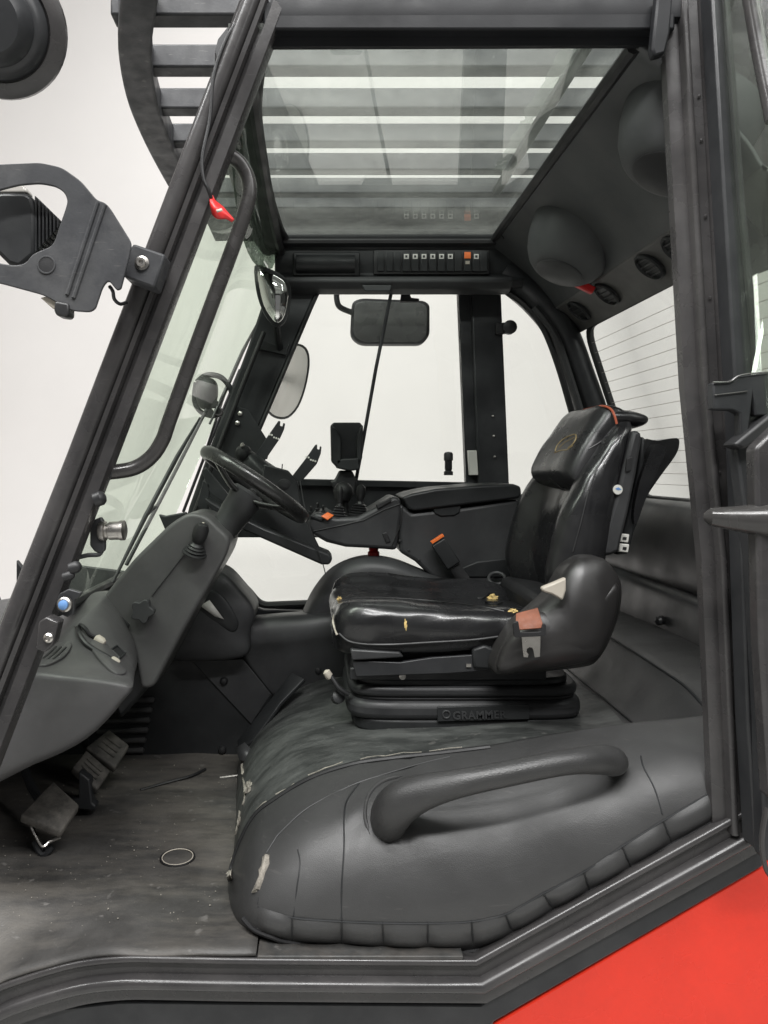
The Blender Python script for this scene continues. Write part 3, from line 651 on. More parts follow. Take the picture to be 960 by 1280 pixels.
# split seam along the edge with pale torn backing
ed = [(287, 1098), (289, 1083), (301, 1048), (319, 1016.5), (344, 997), (386, 972), (439, 954), (492, 946), (549, 940), (612, 932.5)]
edp = spline([on(pad, x + .5, y + 1.5, .002) for x, y in ed], 5)
tube('edge_piping', edp, .0055, RUB2, ec, n=8)
i_ = 10
while i_ < len(edp) - 4:      # pale backing shows in short torn lengths
    n_ = random.choice((2, 3, 4)); seg_ = edp[i_:i_ + n_ + 1]
    tube('torn_edge', [p + Vector((random.uniform(-.003, .003), .006, .005 + random.uniform(-.0015, .0025))) for p in seg_], [random.uniform(.0004, .0014) for _ in seg_], THREAD, ec, n=5)
    i_ += n_ + random.choice((0, 1, 2))
def rag(name, pts, o, mat, parent, wid=.012, th=.004):
    """a ragged torn strip lying on o"""
    vs, fs = [], []
    for i, (x, y) in enumerate(pts):
        q = on(o, x, y, .003)
        for s in (-1, -.3, .3, 1): vs.append(q + Vector((s * wid * random.uniform(.4, 1.1), -random.uniform(0, th), random.uniform(-.003, .003))))
    for i in range(len(pts) - 1):
        for j in range(3): fs.append((i * 4 + j, i * 4 + j + 1, (i + 1) * 4 + j + 1, (i + 1) * 4 + j))
    return mesh(name, vs, fs, mat, parent, ang=20, solid=.0015)
rag('torn_patch', [(334, 1068), (331, 1080), (327, 1094), (322, 1112)], pad, FRAY, ec, .009)
rag('torn_patch', [(331, 1070), (329, 1078), (327, 1086), (326, 1093), (323, 1101), (321, 1108), (317, 1116)], pad, THREAD, ec, .006)
rag('torn_patch', [(292, 1070), (290, 1078), (288, 1086), (286, 1094), (288, 1100)], pad, THREAD, ec, .0045)
mesh('torn_flap', [Vector(p) for p in ((P(266, 1104, 1.55)), P(279, 1096, 1.55), P(288, 1086, 1.555), P(287, 1104, 1.545), P(276, 1106, 1.54))], [(0, 1, 3, 4), (1, 2, 3)], THREAD, ec, solid=.003)
def blob(name, px, o, size, mat, parent, n=18, lift=.004):
    bm = bmesh.new(); bmesh.ops.create_icosphere(bm, subdivisions=3, radius=1)
    c = on(o, px[0], px[1], 0); rx = size[0] * c.y / F; rz = size[1] * c.y / F; ph = random.uniform(0, 9)
    vs = []
    for v in bm.verts:
        q = v.co; k = 1 + .28 * math.sin(q.x * 5 + ph) * math.sin(q.z * 6 - ph) + .22 * math.sin(q.x * 11 + q.y * 9 + ph * 2) + random.uniform(-.12, .12)
        vs.append(c + Vector((q.x * rx * k, q.y * lift * 1.6 * k, q.z * rz * k)))
    fs = [tuple(v.index for v in f.verts) for f in bm.faces]; bm.free()
    return mesh(name, vs, fs, mat, parent, ang=60)
def lump(name, px, o, size, mat, parent, lift):
    return blob(name, px, o, size, mat, parent, lift=lift)
for pts_ in ([(305, 942), (304, 950), (303, 958), (304, 967)], [(304, 972), (306, 982), (307, 992), (306, 1000), (304, 1006)], [(301, 1012), (299, 1022), (297, 1034), (295, 1044)], [(312, 975), (313, 983), (312, 990)]):
    rag('frayed_edge', pts_, top, FRAY, ec, .0045, .005)
lump('torn_wadding', (311, 986), top, (6, 8), THREAD, ec, .009)
lump('torn_wadding', (301, 946), top, (3, 6), FRAY, ec, .005)
lump('torn_wadding', (299, 1030), top, (2.5, 9), FRAY, ec, .004)
# moulded grab handle
hp = [(486, 1041, 1.385, .026), (487, 1022, 1.355, .036), (500, 1004, 1.330, .037), (530, 990, 1.312, .030), (575, 979, 1.300, .0235), (640, 966, 1.296, .0212), (705, 953, 1.300, .0215), (745, 949, 1.318, .0255), (764, 951, 1.345, .0265), (770, 953, 1.375, .022)]
hs = spline([Vector((*P(a, b, c), )) for a, b, c, d in hp], 6); rs = [v.x for v in spline([Vector((d, 0, 0)) for *_, d in hp], 6)]
tube('grab_handle', hs, rs, M('moulded handle', (.030, .030, .030), .42, var=.1, bump=.35, bs=420, dust=(.05, .05, .048), dustamt=.3), ec, n=20)
hollow = [on(pad, x, y, .0015) for x, y in ((462, 1042), (456, 1018), (462, 992), (480, 976), (503, 970))]
tube('handle_recess_lip', spline(hollow, 5), [.0006] * 2 + [.0035] * 17 + [.0006] * 2, VINYL, ec, n=8)
# rear padding behind the seat
def rollz(y): return -.040 * max(0, min(1, (1.60 - y) / .14)) ** 1.5 + .010 * math.sin(max(0, y - 1.6) * 4)
ry = (1.44, 1.52, 1.60, 1.72, 1.90, 2.10, 2.42)
grid('rear_roll', [[Vector((x, y, z + rollz(y) * (1 if z > 1.05 else .3))) for x, z in ((.66, .995), (.700, 1.020), (.725, 1.045), (.757, 1.090), (.778, 1.121), (.795, 1.134), (.83, 1.142), (.88, 1.147), (.96, 1.150))] for y in ry], VINYL, ec, mu=4, mv=4, solid=.02)
tube('stitch_seam', spline([Vector((.786, y, 1.1315 + rollz(y))) for y in ry], 4), .0028, PLAST2, ec, n=6)
tube('stitch_seam', spline([Vector((.704, y, 1.026 + rollz(y) * .3)) for y in ry], 4), .0026, PLAST2, ec, n=6)
# ================================================================== DRIVER SEAT
seat = thing('driver_seat', 'cracked black leather driver seat with yellow foam showing through its tears', 'seat', (.35, 1.93, .985))
YS = 1.93
# suspension base
def slab(name, x0, x1, z0, z1, hy, mat, e=7, n=28, r=.03, bev=.006):
    pts = []
    for j in range(40):
        a = 2 * math.pi * (j + .5) / 40; c, s = math.cos(a), math.sin(a)
        pts.append(Vector(((x0 + x1) / 2 + (x1 - x0) / 2 * math.copysign(abs(c) ** (2 / e), c), YS + hy * math.copysign(abs(s) ** (2 / e), s), z0)))
    return prism(name, pts, z1 - z0, mat, seat, bev=bev, axis=(0, 0, 1), seg=3)
XA, XB = .062, .632
slab('base_plate', XA + .015, XB - .004, .978, 1.008, .195, PLAST2)
b2 = slab('suspension_cover', XA, XB, 1.006, 1.052, .200, PLAST, bev=.016)
slab('bellows_fold', XA + .012, XB - .012, 1.050, 1.062, .190, RUB2)
slab('bellows_fold', XA + .004, XB - .008, 1.061, 1.086, .197, PLAST, bev=.009)
slab('top_plate', XA + .02, XB - .03, 1.086, 1.104, .190, PLAST2)
box('seat_frame', (.25, YS, 1.135), (.36, .36, .07), PLAST2, seat, bev=.008)
box('slide_rail', (.30, YS - .195, 1.118), (.46, .012, .028), PAINT2, seat, bev=.003)
ppx('frame_bracket', [(440, 826), (500, 828), (540, 822), (602, 818), (614, 806), (616, 838), (560, 842), (445, 846)], 1.708, .012, PAINT2, seat, bev=.002)
ppx('front_trim', [(438, 812), (500, 815), (505, 822), (440, 826)], 1.70, .03, PLAST, seat, bev=.004)
lathe('bolt', [(.008, 0), (.008, -.004), (.003, -.006)], P(503, 845, 1.722), (0, 1, 0), STEEL, seat, n=10)
ppx('frame_latch', [(583, 830), (589, 830), (589, 834), (583, 834)], 1.704, .004, STEEL, seat, bev=0)
ppx('adjuster_block', [(590, 812), (606, 806), (620, 812), (624, 838), (592, 836)], 1.70, .03, PLAST2, seat, bev=.006)
tube('adjuster_lever', spline([P(411, 842, 1.78), P(417, 850, 1.775), P(424, 860, 1.77), P(436, 868, 1.77)], 4), .006, RUB2, seat, n=10)
lathe('lever_cap', [(.002, -.012), (.009, -.008), (.010, .004), (.008, .010)], P(410, 843, 1.78), (.5, 0, -.8), CREAM, seat, n=12)
lathe('adjuster_knob', [(.016, 0), (.016, .016), (.010, .02)], P(421, 872, 1.80), (.3, -.8, .4), PLAST, seat, n=14)
# raised maker's name on the base
def text(name, body, size, loc, rot, mat, parent, ext=.0012, bevel=0, ofs=0, spc=1.0):
    c = bpy.data.curves.new(name, 'FONT'); c.body = body; c.size = size; c.extrude = ext; c.offset = ofs; c.align_x = 'LEFT'; c.space_character = spc
    o = bpy.data.objects.new(name, c); COL.objects.link(o)
    me = bpy.data.meshes.new_from_object(o.evaluated_get(bpy.context.evaluated_depsgraph_get()))
    bpy.data.objects.remove(o); me.name = name
    t = link(name, me, mat, parent); t.rotation_euler = rot; t.location = Vector(loc) - wloc(parent)
    return t
ppx('name_plate', [(547, 884), (662, 881), (662, 899), (547, 902)], YS - .2035, .006, PLAST2, seat, bev=.001)
text('raised_lettering', 'GRAMMER', .0250, P(566, 899, YS - .2045), (R(90), R(-1.5), 0), PLAST, seat, .0018, ofs=.0006, spc=1.1)
ring_tube('raised_emblem', P(558, 893, YS - .204), (1, 0, 0), (0, 0, 1), .0085, .0022, PLAST, seat, 20, 8)
# cushion
def cushion():
    xs = [(.030, .070, .150, 1.185, 1.235), (.036, .10, .19, 1.166, 1.258), (.055, .11, .215, 1.158, 1.274), (.10, .12, .232, 1.156, 1.284), (.18, .12, .240, 1.158, 1.284), (.27, .12, .242, 1.162, 1.276), (.36, .12, .238, 1.168, 1.270), (.44, .11, .228, 1.174, 1.268), (.50, .10, .215, 1.18, 1.262), (.525, .09, .2, 1.19, 1.25)]
    sec = [(-.97, .30), (-1.0, .55), (-.985, .80), (-.93, .96), (-.82, 1.03), (-.68, 1.0), (-.50, .87), (-.25, .82), (0, .81), (.25, .82), (.50, .89), (.68, 1.06), (.82, 1.12), (.93, 1.04), (.985, .80), (1.0, .55), (.97, .30), (.88, .06), (.5, 0), (0, 0), (-.5, 0), (-.88, .06)]
    rings = []
    for i, (x, _, hw, z0, z1) in enumerate(xs):
        f = min(1, i / 4)
        rings.append([Vector((x + .004 * math.sin(u * 7 + i), YS + u * hw, z0 + (z1 - z0) * (v if not (abs(u) < .7 and v > .7) else 1 - (1 - v) * f))) for u, v in sec])
    return loft('seat_cushion', rings, LEATH2, seat, m=6, mr=3, ang=180)
cush = cushion()
rumple(cush, .0045, (7, 16, 16), 5.0)
tube('cushion_piping', spline([on(cush, x, y, .001) for x, y in ((424, 792), (440, 803), (480, 806), (540, 803), (590, 800), (622, 796))], 5), .003, RUB2, seat, n=8)
tube('cushion_seam', spline([on(cush, x, y, .0005) for x, y in ((424, 752), (450, 747), (500, 748), (550, 752), (600, 758), (630, 764))], 5), .0016, RUB2, seat, n=6)
# wrinkles pressed in the leather
for a in ([(470, 741), (500, 739), (540, 742), (580, 748)], [(440, 757), (480, 755), (520, 757), (560, 760)], [(505, 775), (540, 779), (575, 777)]):
    tube('leather_wrinkle', spline([on(cush, x, y, -.0008) for x, y in a], 5), [.0008] + [.0024] * 13 + [.0008] if len(a) == 4 else [.0008] + [.0024] * 8 + [.0008], LEATH, seat, n=8) if False else None
blob('torn_foam', (616, 748), cush, (6, 5), FOAM, seat, lift=.006)
rag('torn_leather', [(606, 752), (612, 755), (620, 756), (626, 753)], cush, LEATH, seat, .006, .006)
blob('torn_foam', (641, 764), cush, (6, 3), FOAM, seat, lift=.003)
blob('torn_foam', (424, 749), cush, (3, 3), FOAM, seat, lift=.003)
blob('torn_foam', (507, 781), cush, (1.6, 6), FOAM, seat, lift=.0015)
rag('torn_cloth', [(418, 768), (417, 776), (418, 784), (421, 793)], cush, CREAM, seat, .004)
rag('torn_leather', [(600, 748), (606, 745), (612, 742)], cush, LEATH, seat, .008)
# backrest
def backrest():
    S = [(1.235, .585, .655, .19), (1.27, .556, .658, .215), (1.34, .534, .665, .235), (1.42, .545, .675, .236), (1.50, .568, .688, .232), (1.58, .612, .704, .224), (1.65, .662, .722, .212), (1.69, .690, .738, .200), (1.71, .706, .742, .18)]
    sec = [(-1.0, .62), (-1.0, .38), (-.96, .14), (-.86, .0), (-.72, .02), (-.58, .22), (-.42, .40), (-.2, .46), (0, .47), (.2, .46), (.42, .40), (.58, .22), (.72, .02), (.86, .0), (.96, .14), (1.0, .38), (1.0, .62), (.95, .9), (.7, 1), (0, 1.03), (-.7, 1), (-.95, .9)]
    return loft('backrest', [[Vector((xf + (xb - xf) * v, YS + u * hw, z)) for u, v in sec] for z, xf, xb, hw in S], LEATH2, seat, m=6, mr=3, ang=180)
bk = backrest()
rumple(bk, .0035, (14, 10, 6), 2.0)
box('seat_gap_fill', (.585, YS, 1.235), (.14, .40, .11), RUB2, seat, bev=.02)  # added black block, stands for the dark gap under the backrest
tube('backrest_piping', spline([on(bk, x, y, .001) for x, y in ((775, 546), (752, 575), (737, 610), (727, 650), (716, 690))], 5), .002, RUB2, seat, n=6)
hd = Vector((.105, 0, .165)).normalized(); hn = Vector((-hd.z, 0, hd.x))
def hring(s, hw, th, c0=Vector((.622, YS, 1.566))):
    c = c0 + hd * s; out = []
    for j in range(28):
        a = 2 * math.pi * j / 28; cc, ss = math.cos(a), math.sin(a)
        out.append(c + Vector((0, 1, 0)) * hw * math.copysign(abs(cc) ** .42, cc) + hn * th * math.copysign(abs(ss) ** .55, ss))
    return out
hr = loft('headrest', [hring(-.012, .150, .016), hring(-.004, .172, .036), hring(.015, .176, .050), (hring(.06, .174, .056)), hring(.11, .170, .056), hring(.160, .168, .054), hring(.192, .164, .046), hring(.203, .156, .030), hring(.207, .140, .014)], LEATH, seat, m=4, ang=180)
rumple(hr, .0025, (14, 12, 12), 8.0)
cap = loft('headrest_cap', [[Vector((x, YS + hw * math.copysign(abs(math.cos(a)) ** .5, math.cos(a)), z + h * math.copysign(abs(math.sin(a)) ** .7, math.sin(a)))) for a in [2 * math.pi * j / 24 for j in range(24)]]
     for x, z, hw, h in ((.690, 1.722, .150, .010), (.700, 1.722, .168, .022), (.735, 1.720, .176, .025), (.765, 1.717, .174, .022), (.783, 1.716, .165, .016), (.790, 1.717, .150, .006))], LEATH, seat, m=4, ang=180)
tube('orange_piping', spline([P(706, 524, 2.085), P(722, 515, 2.03), (P(740, 510, 1.93)), P(753, 507.5, 1.80), P(763, 511, 1.765), P(768, 519, 1.752), P(771, 530, 1.748)], 5), .0028, M('orange piping', (.42, .10, .05), .5), seat, n=8)
emb = [on(hr, x, y, .001) for x, y in ((694, 564), (697, 556), (704, 549), (712, 545), (719, 543), (720, 548), (716, 555), (710, 560))]
tube('gold_emblem', spline(emb, 5), .0016, GOLD, seat, n=6)
tube('gold_emblem', spline([on(hr, x, y, .001) for x, y in ((693, 566), (701, 563), (709, 562), (716, 557))], 5), .0014, GOLD, seat, n=6)
tube('gold_emblem', spline([on(hr, x, y, .001) for x, y in ((699, 560), (706, 553), (714, 549), (718, 547))], 5), .0011, GOLD, seat, n=6)
tube('headrest_wrinkle', spline([on(hr, x, y, .0) for x, y in ((736, 561), (745, 556), (754, 550))], 4), .002, LEATH, seat, n=6)
st = ppx('side_strip', [(792, 537), (802, 540), (803, 550), (796, 592), (786, 640), (774, 690), (764, 694), (746, 696), (757, 664), (770, 622), (783, 572)], 1.708, .03, PLAST, seat, bev=.008)
ppx('strip_switch', [(784, 573), (791, 571), (789, 588), (782, 590)], 1.703, .006, RUB2, seat, bev=.001)
lathe('round_sticker', [(.0112, 0), (.0112, -.0015), (.002, -.002)], P(772, 612, 1.705), (0, 1, 0), WHITEP, seat, n=20)
ppx('sticker_mark', [(769, 611), (773, 609), (777, 612), (773, 613)], 1.7025, .001, BLUE, seat, bev=0)
ppx('back_shell', [(803, 545), (808, 549), (806, 600), (796, 650), (787, 692), (770, 694), (786, 640), (797, 592)], 1.75, .32, PLAST2, seat, bev=.01)
for y in (667, 679.5):
    lb = ppx('white_switch', [(775, y), (787, y + 1), (785.5, y + 11.5), (773.5, y + 10)], 1.735, .012, WHITEP, seat, bev=.002)
    ppx('switch_icon', [(779, y + 4), (783.5, y + 4.5), (783, y + 8), (778.5, y + 7.5)], 1.7335, .002, RUB2, seat, bev=0)
# loose black cover folded over the back
fv = []
for Y, dx in ((1.76, 0), (1.84, 3), (1.98, 2), (2.10, -2)):
    fv.append([P(CX + (x - CX) * 1.76 / Y * 1.0 + dx, CY + (y - CY) * 1.76 / Y, Y) for x, y in ((802, 553), (822, 551), (846, 547.5), (849, 556), (844, 570), (825, 596), (808, 622), (798, 650), (789, 668), (782, 652), (788, 610))])
loft('folded_cover', fv, LEATH, seat, m=4, mr=3, ang=70, bev=0)
loft('folded_cover', [[P(CX + (x - CX) * 1.75 / Y, CY + (y - CY) * 1.75 / Y, Y) for x, y in ((812, 560), (822, 556), (829, 562), (818, 590), (803, 625), (792, 655), (789, 640), (797, 600))] for Y in (1.735, 1.75, 1.80)], LEATH, seat, m=3, mr=3, ang=70)
# hip cover with recliner lever
hipo = [(616, 836), (619, 822), (627, 803), (641, 783), (658, 769), (674, 755), (687, 742), (696, 728), (704, 714), (715, 703), (730, 695.5), (754, 698), (769, 714), (776.5, 733), (773.5, 765), (760, 803), (745, 826), (730, 833), (690, 838), (650, 841), (622, 843)]
hip = puff('hip_cover', hipo, 1.655, .055, .05, HIP, seat, cen=(705, 785), m=3, pw=.6)
puff('hip_cover_lower', [(622, 838), (632, 805), (655, 778), (676, 764), (706, 768), (735, 757), (770, 728), (771, 763), (757, 802), (742, 824), (690, 835), (650, 839)], 1.636, .034, .05, HIP, seat, cen=(695, 803), m=4, pw=.55)
ppx('recliner_lever', [(677, 735), (692, 729), (708, 722), (708, 738), (704, 751), (690, 743), (679, 740)], 1.592, .018, CREAM, seat, bev=.004)
# belt stalk, webbing and latch plate
mesh('belt_webbing', [P(645, 767, 1.60), P(672, 760, 1.60), P(680, 785, 1.572), P(644, 788, 1.572)], [(0, 1, 2, 3)], BELT, seat, solid=.004, off=0, bev=.001)
fr = fillet(PL([(641, 779), (648, 776), (650, 791), (676, 790), (679, 779), (683, 781), (682, 795), (643, 797)], 1.566), .004, 3, True)
prism('belt_slider', fr, .006, RUB2, seat, bev=.0015)
ppx('latch_plate', [(652, 796), (676, 795), (675, 821), (668.5, 822), (667, 813.5), (665.5, 810), (662, 809), (659, 811), (658.5, 815), (661, 818), (660, 822), (654.5, 821.5)], 1.568, .003, STEEL, seat, bev=.0006)
bkl = box('belt_buckle', P(557, 692, 2.19), (.045, .025, .085), PLAST2, seat, rot=Matrix.Rotation(R(-33), 3, 'Y'), bev=.004)
box('buckle_button', P(546.5, 673.5, 2.188), (.042, .02, .008), ORANGE, seat, rot=Matrix.Rotation(R(-33), 3, 'Y'), bev=.001)
tube('buckle_strap', [P(568, 708, 2.195), P(590, 738, 2.19)], .018, RUB2, seat, n=10, flat=(.3, 1))
ring_tube('cable_loop', P(621, 723, 2.19), (1, 0, .12), (.0, .7, .5), .024, .005, PLAST, seat, 24, 8)

# ================================================================== DASHBOARD, COLUMN, WHEEL
dash = thing('dashboard', 'dark moulded plastic dashboard pod behind the slanted front pillar', 'dashboard', (-.55, 1.7, .98))
def ring_px(pts, Y): return PL(pts, Y)
dp = loft('dash_body', [
    ring_px([(-60, 960), (40, 935), (98, 908), (138, 872), (146, 858), (80, 852), (20, 850), (-60, 862)], 1.435),
    ring_px([(-60, 985), (40, 953), (106, 922), (151, 878), (159, 855), (80, 843), (20, 839), (-60, 850)], 1.445),
    ring_px([(-60, 990), (40, 956), (109, 922), (156, 872), (161, 850), (84, 832), (25, 828), (-60, 840)], 1.49),
    ring_px([(-60, 975), (40, 945), (106, 915), (156, 865), (163, 838), (92, 806), (48, 806), (-60, 822)], 1.58),
    ring_px([(-60, 950), (40, 925), (106, 900), (160, 855), (166, 820), (120, 768), (88, 772), (-60, 800)], 1.72),
    ring_px([(-60, 930), (40, 908), (110, 888), (166, 846), (169, 802), (142, 752), (112, 743), (-60, 780)], 1.86),
    ring_px([(-60, 910), (40, 890), (110, 872), (170, 836), (176, 796), (150, 752), (118, 740), (-60, 770)], 2.02),
    ring_px([(-60, 890), (40, 880), (110, 862), (172, 830), (180, 796), (160, 760), (124, 745), (-60, 770)], 2.16)], DASHM, dash, m=4, mr=4, ang=50)
def ond(x, y, l=.002): return on(dp, x, y, l)
def plate_on(name, pts, lift, th, mat, m=4):
    o_ = spline([ond(x, y, lift) for x, y in pts], m, True); c_ = sum(o_, Vector()) / len(o_); n_ = len(o_)
    return mesh(name, o_ + [c_], [(i_, (i_ + 1) % n_, n_) for i_ in range(n_)], mat, dash, solid=th, off=0, bev=.002, ang=60)
ovp = [(112, 806), (122, 801), (138, 812), (154, 832), (156, 843), (142, 842), (124, 826)]
plate_on('socket_cover', ovp, .004, .008, DASHM)
cx_, cy_ = 134, 823
plate_on('socket_well', [(cx_ + (x - cx_) * .78, cy_ + (y - cy_) * .78) for x, y in ovp], .009, .003, PLAST2)
ovv = [(40, 828), (58, 813), (80, 803), (90, 806), (80, 822), (56, 833)]
plate_on('vent_plate', ovv, .004, .007, DASHM)
for a, b in (((54, 824), (70, 809)), ((60, 825), (76, 809)), ((66, 825), (82, 810))):
    tube('vent_fin', [ond(*a, .009), ond(*b, .009)], .0032, RUB2, dash, n=6)
q = fillet([ond(x, y, .012) for x, y in ((139, 812), (146, 807), (157, 816), (150, 823))], .004, 3, True)
tube('socket_frame', q + q[:1], .0024, PLAST2, dash, n=6)
prism('socket_hole', [ond(x, y, .012) for x, y in ((141, 812.5), (146, 809), (155, 816), (150, 821))], .004, RUB2, dash, bev=0)
prism('cable_slot', [ond(x, y, .002) for x, y in ((92, 783), (104, 780), (106, 786), (95, 788))], .004, RUB2, dash, bev=.001)
# loose lead with two plugs lying on the pod
lead = thing('cable', 'black lead with two pale plugs lying loose on the dashboard pod', 'cable', ond(110, 806))
tube('wire', spline([ond(99, 784, .003), ond(101, 781, .02), ond(107, 786, .022), ond(112, 793, .012), ond(120, 797, .008)], 5), .0045, RUB2, lead, n=8)
tube('wire', spline([ond(97, 785, .003), ond(99, 792, .014), ond(106, 803, .014), ond(116, 811, .01), ond(130, 819, .008), ond(138, 824, .008)], 5), .0058, RUB2, lead, n=8)
lathe('plug', [(.006, 0), (.0105, .004), (.011, .018), (.008, .024), (.003, .026)], ond(119, 797, .010), (.75, -.1, -.5), CREAM, lead, n=14)
lathe('plug', [(.006, 0), (.008, .003), (.008, .012), (.005, .02)], ond(139, 824, .009), (.9, -.1, -.4), CREAM, lead, n=12)

col = thing('steering_column', 'adjustable dark plastic steering column with black steering wheel', 'steering column', (-.35, 1.93, 1.15))
hs_ = ppx('column_housing', [(236, 640), (258, 644), (274, 660), (289, 674), (283, 695), (230, 788), (192, 860), (176, 862), (166, 806), (158, 787), (124, 752), (168, 698), (212, 655)], 1.835, .20, DASHM, col, bev=.045, seg=6, rad=.02)
ppx('column_foot', [(160, 780), (185, 790), (215, 800), (195, 850), (150, 900), (140, 880), (165, 830)], 1.87, .14, PLAST2, col, bev=.01)
ppx('housing_slot', [(131, 757), (137, 757), (162, 781), (158, 786), (150, 780)], 1.832, .03, RUB2, col, bev=.001)
tube('housing_seam', [P(232, 691, 1.8335), P(190, 745, 1.8335)], .0016, RUB2, col, n=6)
kn = P(180, 762, 1.825)
star = []
for j in range(48):
    a = 2 * math.pi * j / 48; r = .026 + .0042 * math.cos(5 * a + .4); star.append(kn + Vector((r * math.cos(a), 0, r * math.sin(a))))
prism('star_knob', star, -.024, PLAST, col, bev=.005, seg=3)
lathe('knob_shaft', [(.009, 0), (.009, .03)], kn - Vector((0, .005, 0)), (0, 1, 0), RUB2, col, n=12)
ca = Vector((.30, -.25, .92)).normalized(); cb = P(243, 692, 1.825)
bel = [(.031, 0)]
for k in range(4): bel += [(.031 - k * .004, .003 + k * .007), (.024 - k * .003, .006 + k * .007)]
lathe('lever_boot', bel + [(.012, .034)], cb, ca, RUB2, col, n=24)
lathe('lever_knob', [(.010, .026), (.015, .034), (.019, .05), (.019, .068), (.014, .080), (.004, .084)], cb, ca, RUB2, col, n=20)
lathe('knob_dot', [(.003, .082), (.003, .0848)], cb, ca, CREAM, col, n=10)
ppx('stalk_bracket', [(198, 643), (206, 645), (232, 640), (236, 648), (212, 660), (206, 662)], 1.95, .02, PLAST2, col, bev=.003)
WC = P(318, 606, 1.96); wn = Vector((.557, 0, .83)).normalized(); a1 = Vector((.83, 0, -.557)).normalized()
a2 = (Vector((0, 1, 0)) * math.cos(R(8)) - wn * math.sin(R(8))).normalized(); wn = a1.cross(a2) * -1
if wn.z < 0: wn = -wn
WHEEL = M('wheel rim', (.016, .016, .016), .30, var=.15, bump=.08, bs=500, dust=(.05, .05, .048), dustamt=.3)
rim = ring_tube('wheel_rim', WC, a1, a2, .151, .018, WHEEL, col, 64, 14)
for an in (90, 215, 325):
    d = a1 * math.cos(R(an)) + a2 * math.sin(R(an)); sd = wn.cross(d)
    rg = []
    for s, h, wd, th in ((.025, -.040, .024, .010), (.06, -.036, .019, .008), (.11, -.018, .015, .007), (.145, -.003, .014, .008)):
        c = WC + d * s + wn * h
        rg.append([c + sd * wd * math.cos(2 * math.pi * j / 12) + wn * th * math.sin(2 * math.pi * j / 12) for j in range(12)])
    loft('wheel_spoke', rg, WHEEL, col, m=3, ang=80)
lathe('wheel_hub', [(.020, -.155), (.037, -.150), (.040, -.10), (.042, -.092), (.043, -.060), (.047, -.045), (.048, -.030), (.040, -.022), (.012, -.020)], WC, wn, PLAST, col, n=32)
lathe('column_tube', [(.033, -.30), (.033, -.14)], WC, wn, PLAST2, col, n=24)

# instrument panel behind the wheel
ip = thing('instrument_panel', 'dark instrument panel on its carrier behind the steering wheel', 'instrument panel', (-.25, 2.2, 1.25))
ppx('carrier_bar', [(255, 622), (276, 634), (330, 660), (411, 692), (416, 698), (412, 706), (402, 706), (325, 672), (268, 648)], 2.10, .10, PLAST2, ip, bev=.006)
ppx('carrier_web', [(330, 580), (360, 588), (372, 602), (378, 640), (402, 690), (388, 686), (340, 662), (300, 655), (280, 640), (320, 634)], 2.16, .02, PLAST2, ip, bev=.004)
puff('instrument_pod', [(296, 572), (306, 560), (330, 575), (352, 590), (370, 604), (372, 622), (356, 632), (330, 622), (300, 600)], 2.22, .05, .06, PLAST2, ip, m=4)
lathe('pod_cap', [(.03, 0), (.03, -.012), (.024, -.028), (.006, -.034)], P(356, 606, 2.19), (0, 1, .25), RUB2, ip, n=22)
lathe('ball_joint', [(.004, -.026), (.018, -.02), (.024, 0), (.018, .02), (.006, .028)], P(304, 566, 2.2), (.3, .9, .3), RUB2, ip, n=18)
lathe('joint_screw', [(.006, 0), (.007, .004), (.004, .010)], P(303, 558, 2.18), (0, -.5, .9), STEEL, ip, n=10)
tube('aerial', [P(352, 592, 2.2), P(353, 580, 2.2)], .0018, RUB2, ip, n=6)
ppx('web_strut', [(252, 588), (258, 584), (290, 624), (286, 634), (262, 616)], 2.2, .012, PAINT2, ip, bev=.002)
ppx('web_strut', [(246, 632), (254, 600), (262, 606), (260, 640)], 2.2, .012, PAINT2, ip, bev=.002)
tube('loose_wire', spline([P(375, 600, 2.15), P(380, 630, 2.13), P(388, 662, 2.1), P(402, 700, 2.09), P(407, 718, 2.09)], 4), .0016, RUB2, ip, n=6)
puff('junction_box', [(268, 640), (284, 630), (300, 634), (304, 650), (290, 662), (272, 660)], 2.22, .02, .05, RUB2, ip, m=3)

def forkplate(pts, lab):
    t = thing('fork_bracket', lab, 'bracket', P(pts[0][0], pts[0][1], 2.28), 'notched black brackets behind the wheel')
    p = ppx('bracket_plate', pts, 2.28, .006, PAINT2, t, bev=.0015)
    return t
f1 = forkplate([(315, 575), (334, 546), (348, 526), (350.5, 526.5), (350, 532), (353, 533), (354, 528.5), (356.5, 529.5), (355, 537), (350, 548), (330, 577), (323, 580)], 'notched black bracket nearest the windscreen, standing up behind the steering wheel')
f2 = forkplate([(363, 598), (383, 572), (394, 556), (396.5, 555.5), (396.5, 561), (399, 562), (400, 557.5), (402, 558.5), (401, 567), (396, 580), (376, 603), (370, 604)], 'notched black bracket beside the black tray, standing up behind the wheel')
for t, (x, y) in ((f1, (337, 543)), (f2, (383, 571))):
    for i in range(5):
        lathe('rivet', [(.0032, 0), (.0032, -.001), (.001, -.0015)], P(x + i * 2.8, y + i * .9 + (2 if i > 1 else 0), 2.2795), (0, 1, 0), WHITEP, t, n=8)

